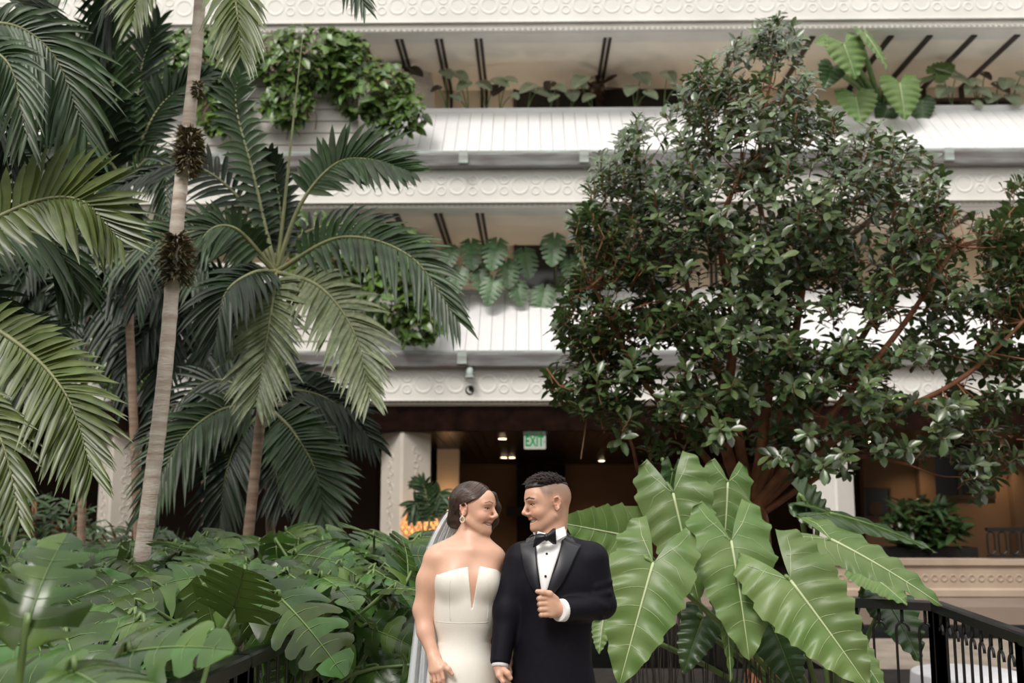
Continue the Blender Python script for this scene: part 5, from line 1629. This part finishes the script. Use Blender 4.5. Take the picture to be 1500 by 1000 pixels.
# dress
DS = SDF(); DS.p = list(TB.p)
xc = B(678, 1000).x
def skirt(X, Y, Z):
    t = np.clip((.98 - Z)/.98, 0, 1)**1.2
    up_ = np.clip(Z - .88, 0, 1)*.35
    rx, ry = .126 + .16*t - up_, .100 + .16*t - up_
    an = np.arctan2(Y - YB, X - xc)
    k = np.sqrt(((X-xc)/rx)**2 + ((Y-YB)/ry)**2)
    return np.maximum((k-1)*ry*(1 + .0*an) - .006*np.sin(an*9)*t, np.maximum(Z - 1.05, .01 - Z))
DS.add(skirt, (xc-.3, YB-.3, 0), (xc+.3, YB+.3, 1.05), .05)
zn = lambda X: B(646, 839).z + (B(690, 826).z - B(646, 839).z)*np.clip((X - B(646, 839).x)/(B(690, 826).x - B(646, 839).x), 0, 1)**.8 - (B(700, 826).z - B(732, 833).z)*np.clip((X - B(704, 826).x)/(B(732, 833).x - B(704, 826).x), 0, 1)
DS.add(lambda X, Y, Z: (Z - zn(X) + 0*Y)*.9, (xc-.4, YB-.4, -.1), (xc+.4, YB+.4, 2), .004, 'i')
vT, vB, vL, vR = B(690, 824).z, B(693.5, 888).z, B(687.5, 826).x, B(704.5, 826).x
def vee(X, Y, Z):
    t = np.clip((Z - vB)/(vT - vB), 0, 1.3); xb = B(693.5, 888).x
    l = xb + (vL - xb)*t; r = xb + (vR - xb)*t
    return np.maximum(np.maximum(l - X, X - r), np.maximum(vB - Z, Y - YB))
DS.add(vee, (vL-.02, YB-.3, vB-.02), (vR+.02, YB+.02, vT+.1), .003, 's')
DS2 = DS
zd = np.concatenate([rng_(0.0, .86, .012), rng_(.868, B(690, 820).z + .02, .003)])
V, F = DS.mesh(rng_(xc-.34, xc+.34, .0036), rng_(YB-.32, YB+.32, .005), zd, grow=.007)
dress = sdf_obj('dress', V, F, 'dress_white', bride)
# waist seam and princess seams
zs = B(680, 908).z
pts = []
for i in range(33):
    a = math.pi + math.pi*i/32
    pts.append((xc + .01 + .15*math.cos(a), zs + .004*math.sin(a)))
xs_ = np.linspace(B(640, 905).x, B(716, 905).x, 24)
yy = drape(DS, [(x, zs) for x in xs_], -.0006, YB-.3, YB+.05, .007)
MB().tube([(x, y, zs) for x, y in zip(xs_, yy)], .0016, 5).build('waist_seam', 'dress_white', dress, True)
for sgn, px in ((-1, 663), (1, 715)):
    zz = np.linspace(B(px, 842).z, B(px, 905).z, 16)
    xx = [B(px + sgn*2*math.sin(i/15*3), 870).x for i in range(16)]
    yy = drape(DS, list(zip(xx, zz)), .0006, YB-.3, YB+.05, .007)
    MB().tube([(x, y, z) for x, y, z in zip(xx, yy, zz)], .0009, 4).build('seam', 'dress_white', dress, True)
# nude mesh in the plunge
qs = ([(vL, vT - .004), (B(693.2, 886).x, vB + .003)], [(vR, vT - .004), (B(693.8, 886).x, vB + .003)])
# hair
HS = SDF()
def hE(c, r, k=.02, op='u', rot=None): HS.ell(H(hb, c), Vector(r)*hb[2], hb[1] if rot is None else hb[1] @ rot, k, op)
hE((-.016, 0, .028), (.108, .087, .092))
Rn = np.array(hb[1]); on = np.array(hb[0])
def hairline(X, Y, Z):
    x = ((X-on[0])*Rn[0, 0] + (Y-on[1])*Rn[1, 0] + (Z-on[2])*Rn[2, 0])/hb[2]
    y = ((X-on[0])*Rn[0, 1] + (Y-on[1])*Rn[1, 1] + (Z-on[2])*Rn[2, 1])/hb[2]
    z = ((X-on[0])*Rn[0, 2] + (Y-on[1])*Rn[1, 2] + (Z-on[2])*Rn[2, 2])/hb[2]
    return (x*.60 - z*.80 + .012 - .10*np.abs(y) + 0.9*y*y)*.93
HS.add(hairline, np.array(on)-.3, np.array(on)+.3, .012, 'i')
hE((-.074, 0, -.040), (.050, .055, .048), .03)
hE((-.090, .004, -.066), (.040, .050, .036), .015)
hE((-.062, -.030, -.062), (.030, .030, .030), .012)
HS.chain([H(hb, (.062, .058, .062)), H(hb, (.070, .080, .01)), H(hb, (.062, .086, -.05)), H(hb, (.040, .080, -.095)), H(hb, (.038, .07, -.118))], [.018, .020, .018, .014, .006], .02)
c0 = np.array(hb[0])
V, F = HS.mesh(rng_(c0[0]-.16, c0[0]+.14, .0026), rng_(c0[1]-.14, c0[1]+.14, .0026), rng_(c0[2]-.15, c0[2]+.15, .0026))
hair = sdf_obj('hair', V, F, 'hair_brown', bride)
# combed strands from the parting over the ear into the bun
st = MB(); rg = random.Random(4)
for i in range(150):
    u = rg.random(); sgn = -1 if i % 4 else 1
    x0 = .082 - .11*u
    mid1 = (x0*.75 - .005, sgn*.055, .085 - .03*(1-u)); mid2 = (-.005 - .05*u, sgn*(.088), .02 + .045*u + rg.uniform(-.008, .008)); mid3 = (-.055, sgn*.075, -.02 + .03*u)
    end = (-.09 + rg.uniform(-.02, .02), sgn*.03, -.06 + rg.uniform(-.02, .025))
    pts = spline([(x0, sgn*.003, .11), mid1, mid2, mid3, end], 16)
    out = []
    cc = Vector((-.016, 0, .028))
    for p in pts:
        d = p - cc; q = Vector((d.x/.108, d.y/.087, d.z/.092)); l = q.length
        if p.x > -.06: p = cc + d*((1.006 + .006*rg.random())/l)
        out.append(H(hb, p))
    st.tube(out, .0013, 4)
st.build('combed_strands', 'hair_strand', hair, True, kind='stuff')
# earring and hair comb
er = H(hb, (-.010, -.088, -.052))
eo = MB()
for k in range(11):
    a = 2*math.pi*k/11; eo.ball(er + Vector((.0085*math.cos(a), -.002, .0115*math.sin(a) - .004)), .0030, 8, 6)
eo.ball(er + Vector((0, 0, .012)), .004, 8, 6)
eo.build('earring', 'pearl', bride, True)
cb = MB()
for k in range(9):
    q = H(hb, (-.118 + .010*(k % 3), -.030 + .004*k, -.020 - .006*k)); cb.ball(q, .0042, 8, 6)
cb.build('hair_comb', 'pearl', bride, True)
# veil
vl = [(661, 744), (648, 757), (632, 785), (621, 815), (613, 860), (606, 920), (600, 970), (594, 1030), (585, 1200)]
vr = [(672, 770), (672, 790), (668, 815), (664, 850), (662, 890), (662, 930), (662, 980), (664, 1030), (668, 1200)]
dep = [.085, .105, .13, .145, .15, .15, .15, .15, .15]
vs, fs = [], []; nu = 46; nv = 48
lp = spline([B(x, y, d) for (x, y), d in zip(vl, dep)], nv); rp = spline([B(x, y, d) for (x, y), d in zip(vr, dep)], nv)
for i in range(nv+1):
    for j in range(nu+1):
        u = j/nu; am = .016*min(1, i/10)
        q = lp[i].lerp(rp[i], u) + Vector((0, am*math.sin(u*34 + .3*math.sin(i*.2)) + am*.6*math.sin(u*61+1), 0))
        q.y += -.03*math.sin(u*math.pi)*(1 - min(1, i/8)) 
        vs.append(q)
for i in range(nv):
    for j in range(nu): fs.append((i*(nu+1)+j, i*(nu+1)+j+1, (i+1)*(nu+1)+j+1, (i+1)*(nu+1)+j))
MB().add(vs, fs).build('veil', 'veil_white', bride, True)

# ---------------------------------------------------------------- groom
YG = 4.32
def G(px, py, dy=0.0): return P(px, py, YG + dy)
groom = thing('person', 'man in a black tuxedo and bow tie smiling at the woman, fist at chest', 'person', (G(808, 1000).x, YG, 0))
hg = head_frame((764.6, 752.5), YG - .03, -1, R(20), R(8), R(3), .965)
S = SDF()
lipsG = head_sdf(S, hg, False)
S.cap(H(hg, (-.030, 0, -.050)), G(809, 800, .01), .052, .056, .025)
S.cap(H(hg, (-.018, 0, -.075)), G(806, 797, -.012), .034, .042, .02)
S.ell(G(812, 860), (.15, .10, .19), None, .04); S.ell(G(809, 960), (.14, .10, .17), None, .05)
S.cap(G(765, 822), G(868, 822), .045, .045, .04)
S.chain([G(760, 822), G(743, 893, -.03), G(732, 972, -.09)], [.045, .036, .026], .02)
S.chain([G(868, 822), G(884, 885, .0), G(824, 893, -.17)], [.045, .038, .027], .02)
# left fist on the lapel: four curled fingers stacked, thumb on top
wf = G(820, 892, -.175)
for i in range(4):
    y = 875.5 + i*8.0
    a, m, t, e = G(806 + i*.8, y, -.205), G(791 + i*.8, y + .8, -.215), G(789.5 + i*.9, y + 1.2, -.190), G(798 + i*.5, y + 1.5, -.178)
    S.cap(wf, a, .022, .0135, .016)
    rr = .0108 if i < 3 else .0092
    S.chain([a, m], [rr*1.1, rr], .004); S.chain([m, t, e], [rr, rr*.95, rr*.85], .003)
S.ell(G(806, 888, -.19), (.030, .022, .042), None, .015)
S.chain([G(814, 878, -.19), G(805, 869.5, -.212), G(795, 867, -.218), G(787, 866, -.212)], [.015, .0125, .0110, .0088], .006)
# right hand holding hers
wr = G(732, 974, -.095)
for i in range(4):
    a, m, t = G(731 + i*3.2, 989 + i*1.2, -.125 + i*.012), G(737 + i*3, 998 + i*1.5, -.135 + i*.012), G(744 + i*2, 1000 + i*2, -.11 + i*.012)
    S.cap(wr, a, .021, .0125, .014); S.chain([a, m, t], [.010, .0095, .0085], .004)
S.chain([G(737, 980, -.11), G(744, 986, -.135), G(748, 993, -.137)], [.014, .011, .009], .008)
for sgn in (-1, 1):
    xg = G(809, 1000).x + sgn*.088
    S.chain([G(809 + sgn*22, 1000), (xg, YG, .5), (xg, YG + .02, .08)], [.08, .06, .04], .03)
    S.cap((xg, YG + .04, .045), (xg, YG - .16, .035), .035, .025, .03)
zf = np.concatenate([rng_(0.0, .84, .012), rng_(.85, 1.55, .0034), rng_(1.5535, G(800, 690).z + .01, .0022)])
V, F = S.mesh(rng_(G(712, 900).x, G(910, 900).x, .0026), rng_(YG - .26, YG + .17, .0026), zf)
V = smooth_v(V, F, 1, .4)
def fade(L):
    x, y, z = L[:, 0], L[:, 1], L[:, 2]
    front = np.clip((.050 - x - .25*np.clip(.055-z, 0, 1))/.012, 0, 1)        # hairline at the temple
    low = np.clip((z - (-.030 - .0*x + np.where(x < -.03, -.02, .02)))/.05, 0, 1)
    nearear = np.clip((np.hypot(x+.014, z+.01) - .028)/.012, 0, 1)
    burn = ((x > -.002) & (x < .022) & (z > -.03)).astype(float)*.5
    return np.clip(front*low*nearear*(.25 + .75*np.clip((z-.0)/.06, 0, 1)) + burn*front*.3, 0, .88)
sdf_obj('body', V, F, 'skin', groom, paint(V, hg, SKG, lipsG, ((.026, .015, .011), .95, .0066), fade))
eyes_teeth(groom, hg)
# hair: short top brushed up and forward
HS = SDF()
def gE(c, r, k=.015, op='u'): HS.ell(H(hg, c), Vector(r)*hg[2], hg[1], k, op)
gE((-.012, 0, .030), (.100, .070, .084)); gE((.045, 0, .078), (.044, .048, .024), .02)
on2 = np.array(hg[0]); Rg = np.array(hg[1])
def topcut(X, Y, Z):
    x = ((X-on2[0])*Rg[0, 0] + (Y-on2[1])*Rg[1, 0] + (Z-on2[2])*Rg[2, 0])/hg[2]
    y = ((X-on2[0])*Rg[0, 1] + (Y-on2[1])*Rg[1, 1] + (Z-on2[2])*Rg[2, 1])/hg[2]
    z = ((X-on2[0])*Rg[0, 2] + (Y-on2[1])*Rg[1, 2] + (Z-on2[2])*Rg[2, 2])/hg[2]
    return (.070 - z - .25*np.clip(-x-.05, 0, 1) + .5*np.abs(y)*0)*.95
HS.add(topcut, on2-.3, on2+.3, .008, 'i')
c0 = on2
V, F = HS.mesh(rng_(c0[0]-.14, c0[0]+.14, .0028), rng_(c0[1]-.14, c0[1]+.14, .0028), rng_(c0[2]-.02, c0[2]+.16, .0028))
gh = sdf_obj('hair', V, F, 'hair_black', groom)
st = MB(); rg = random.Random(9)
for i in range(1300):
    x = rg.uniform(-.095, .078); y = rg.uniform(-.062, .062)
    k = 1 - ((x+.014)/.100)**2 - (y/.076)**2
    if k < .06: continue
    z = .030 + .084*math.sqrt(k)
    if z < .078: continue
    t = (x + .095)/.173
    L = .010 + .016*t + rg.uniform(0, .014)
    d = Vector((.35 + .55*t + rg.uniform(-.35, .35), rg.uniform(-.45, .45) + y*3, .75 + .2*(1-t) + rg.uniform(-.25, .2))).normalized()
    p = Vector((x, y, z - .004))
    st.tube([H(hg, p), H(hg, p + d*L*.55 + Vector((0, 0, .003))), H(hg, p + d*L + Vector((.003, 0, -.001)))], [.0026, .0021, .0005], 4)
st.build('hair_tufts', 'hair_black', gh, True, kind='stuff')
# jacket
J = SDF()
J.ell(G(813, 862), (.178, .128, .205), None, .05)
J.ell(G(809, 940), (.160, .122, .19), None, .06)
J.ell(G(810, 1010), (.176, .128, .19), None, .06)
J.cap(G(768, 818, .01), G(866, 818, .01), .058, .058, .045)
J.cap(G(812, 797, .04), G(770, 812, .02), .040, .046, .04); J.cap(G(818, 797, .04), G(862, 812, .02), .040, .046, .04)
J.chain([G(761, 820, .0), G(743, 893, -.03), G(733, 966, -.085)], [.062, .054, .041], .03)
J.chain([G(869, 820, .0), G(882, 884, .0)], [.062, .056], .03)
J.chain([G(882, 886, .0), G(829, 893, -.16)], [.056, .046], .02)
# folds at the bent elbow
for (a, b) in ((G(872, 860, -.055), G(894, 852, -.03)), (G(868, 872, -.06), G(892, 868, -.045)), (G(856, 884, -.10), G(880, 905, -.06)), (G(862, 878, -.095), G(888, 890, -.055))):
    J.cap(a, b, .008, .006, .02)
def neckhole(X, Y, Z):
    c = np.array(G(809, 785, .0))
    return np.sqrt((X-c[0])**2 + ((Y-c[1])*.9)**2) - .064 - np.clip((Z - c[2])*.6, -.03, .05)
cN = np.array(G(809, 785)); J.add(neckhole, cN-.12, cN+.12, .01, 's')
def sleevecut(a, b):
    a = np.array(a); n = np.array(b) - a; n /= np.linalg.norm(n)
    def f(X, Y, Z): return np.maximum(-((X-a[0])*n[0] + (Y-a[1])*n[1] + (Z-a[2])*n[2]), np.sqrt((X-a[0])**2 + (Y-a[1])**2 + (Z-a[2])**2) - .075)
    return f
w1, w1b = G(733, 973, -.090), G(732, 990, -.108)
J.add(sleevecut(w1, w1b), np.array(w1)-.075, np.array(w1)+.075, .004, 's')
w2, w2b = G(822, 893.5, -.175), G(806, 894, -.22)
J.add(sleevecut(w2, w2b), np.array(w2)-.06, np.array(w2)+.06, .004, 's')
zj = rng_(.60, G(812, 770).z, .0036)
V, F = J.mesh(rng_(G(708, 900).x, G(914, 900).x, .0036), rng_(YG-.28, YG+.20, .0036), zj)
jac = sdf_obj('jacket', V, F, 'tux', groom)
TJ = SDF(); TJ.p = [p for p in J.p[:6]]       # torso only, to lay the shirt and lapels on
y0, y1 = YG-.30, YG+.12
def g2(*pts): return [XZ(px, py, YG-.11) for (px, py) in pts]
# shirt front, lapels (peaked), pocket edge
patch(TJ, (g2((781, 782), (784, 800), (788, 830), (795, 878)), g2((830, 776), (824, 796), (812, 830), (797, 878))), 10, 20, .003, y0, y1, 'shirt_front', 'shirt', groom, .003, .004)
patch(TJ, (g2((759, 799), (766, 830), (777, 857), (793, 881)), g2((785, 792), (787, 828), (790, 856), (794, 881))), 8, 22, .008, y0, y1, 'lapel', 'satin', jac, .006, .004)
patch(TJ, (g2((825, 789), (815, 826), (806, 850), (797, 881)), g2((852, 800), (834, 836), (821, 858), (799, 881))), 8, 22, .008, y0, y1, 'lapel', 'satin', jac, .006, .004)
patch(TJ, (g2((779, 786), (768, 796)), g2((785, 786), (785, 793))), 6, 6, .011, y0, y1, 'collar_wing', 'satin', jac, .005)
patch(TJ, (g2((828, 772), (825, 790)), g2((833, 774), (845, 797))), 6, 8, .011, y0, y1, 'collar_wing', 'satin', jac, .005)
for (px, py) in ((801, 811), (799, 843)):
    x, z = XZ(px, py, YG-.11); y = drape(TJ, [(x, z)], .011, y0, y1)[0]
    MB().lathe([(.0045, -.003), (.005, .001), (.003, .003)], (x, y, z), 12, (0, -1, 0)).build('stud', 'shirt_button', groom, True)
# collar
CS = SDF(); cA = np.array(G(806.5, 785, .004))
def band(X, Y, Z):
    r = np.sqrt((X-cA[0] - .10*(Z-cA[2]))**2 + (Y-cA[1])**2)
    top = Z - (cA[2] + .022 + .30*(Y-cA[1]) + .16*(X-cA[0])); bot = (cA[2] - .035) - Z
    return np.maximum(np.maximum(r - .0655 + .10*(Z-cA[2]), .0605 - .10*(Z-cA[2]) - r), np.maximum(top, bot))
CS.add(band, cA-.1, cA+.1, .002)
V, F = CS.mesh(rng_(cA[0]-.09, cA[0]+.09, .0019), rng_(cA[1]-.09, cA[1]+.09, .0019), rng_(cA[2]-.05, cA[2]+.07, .0019))
col_ = sdf_obj('shirt_collar', smooth_v(V, F, 2), F, 'shirt', groom)
for pts in ([(826.5, 771, -.035), (829.5, 784, -.050), (815, 792, -.090), (806, 779, -.078)], [(788, 778, -.075), (800, 781, -.082), (792, 791, -.09), (784, 789, -.07)]):
    q = [G(*p) for p in pts]
    MB().add(q, [(0, 1, 2, 3)]).build('collar_point', 'shirt', col_, False, solid=.004)
# bow tie
bt = MB(); 
kc = G(800.5, 786.5, -.118)
def wing(tip_px, h0, h1, dy):
    tip = G(*tip_px, dy); vs, fs = [], []
    ax = (tip - kc); n = 8
    for i in range(n+1):
        t = i/n; c = kc + ax*t
        h = h0 + (h1-h0)*sstep(t*1.25); th = .007 + .006*math.sin(t*math.pi)
        for (dz, dyy) in ((-1, 0), (-.55, -1), (-.15, -.55), (.2, -1), (.6, -.8), (1, 0), (.5, 1), (-.5, 1)):
            vs.append(c + Vector((-ax.z*.35*dz, 0, 0)) + Vector((0, dyy*th, dz*h)))
    m = 8
    for i in range(n):
        for k in range(m): fs.append((i*m+k, i*m+(k+1) % m, (i+1)*m+(k+1) % m, (i+1)*m+k))
    fs += [tuple(range(m-1, -1, -1)), tuple(range(n*m, (n+1)*m))]
    return MB().add(vs, fs)
bw_ = wing((782.5, 792), .013, .026, -.105).build('bow_tie', 'satin', groom, True)
wing((814.5, 785), .013, .032, -.095).build('bow_wing', 'satin', bw_, True)
MB().ball(kc + Vector((0, -.008, 0)), (.010, .012, .016), 12, 8).build('bow_knot', 'satin', bw_, True)
# cuffs
def cuff(c, d, r, L, name='shirt_cuff'):
    c = Vector(c); d = (Vector(d) - c).normalized()
    MB().lathe([(r*.9, 0), (r, .001), (r*.97, L), (r*.88, L)], c, 24, d).build(name, 'shirt', groom, True)
cuff(G(826, 893.3, -.165), G(800, 894, -.235), .0445, .030)
cuff(G(733, 968, -.086), G(731.5, 990, -.110), .0345, .026)
# trousers and shoes
TR = SDF()
for sgn in (-1, 1):
    xg = G(809, 1000).x + sgn*.088
    TR.chain([(xg, YG, .86), (xg, YG, .48), (xg, YG + .02, .07)], [.088, .082, .076], .05)
TR.ell((G(809, 1000).x, YG, .90), (.155, .11, .14), None, .05)
V, F = TR.mesh(rng_(G(809, 1000).x-.26, G(809, 1000).x+.26, .009), rng_(YG-.16, YG+.18, .009), rng_(.0, 1.05, .009))
sdf_obj('trousers', V, F, 'tux', groom)
for sgn in (-1, 1):
    xg = G(809, 1000).x + sgn*.088
    s_ = SDF().ell((xg, YG + .03, .045), (.045, .07, .05), None, .03).ell((xg + sgn*.01, YG - .13, .032), (.048, .10, .038), None, .04)
    V, F = s_.mesh(rng_(xg-.08, xg+.08, .008), rng_(YG-.26, YG+.14, .008), rng_(0.0, .12, .008))
    sdf_obj('shoe', V, F, 'shoe', groom)
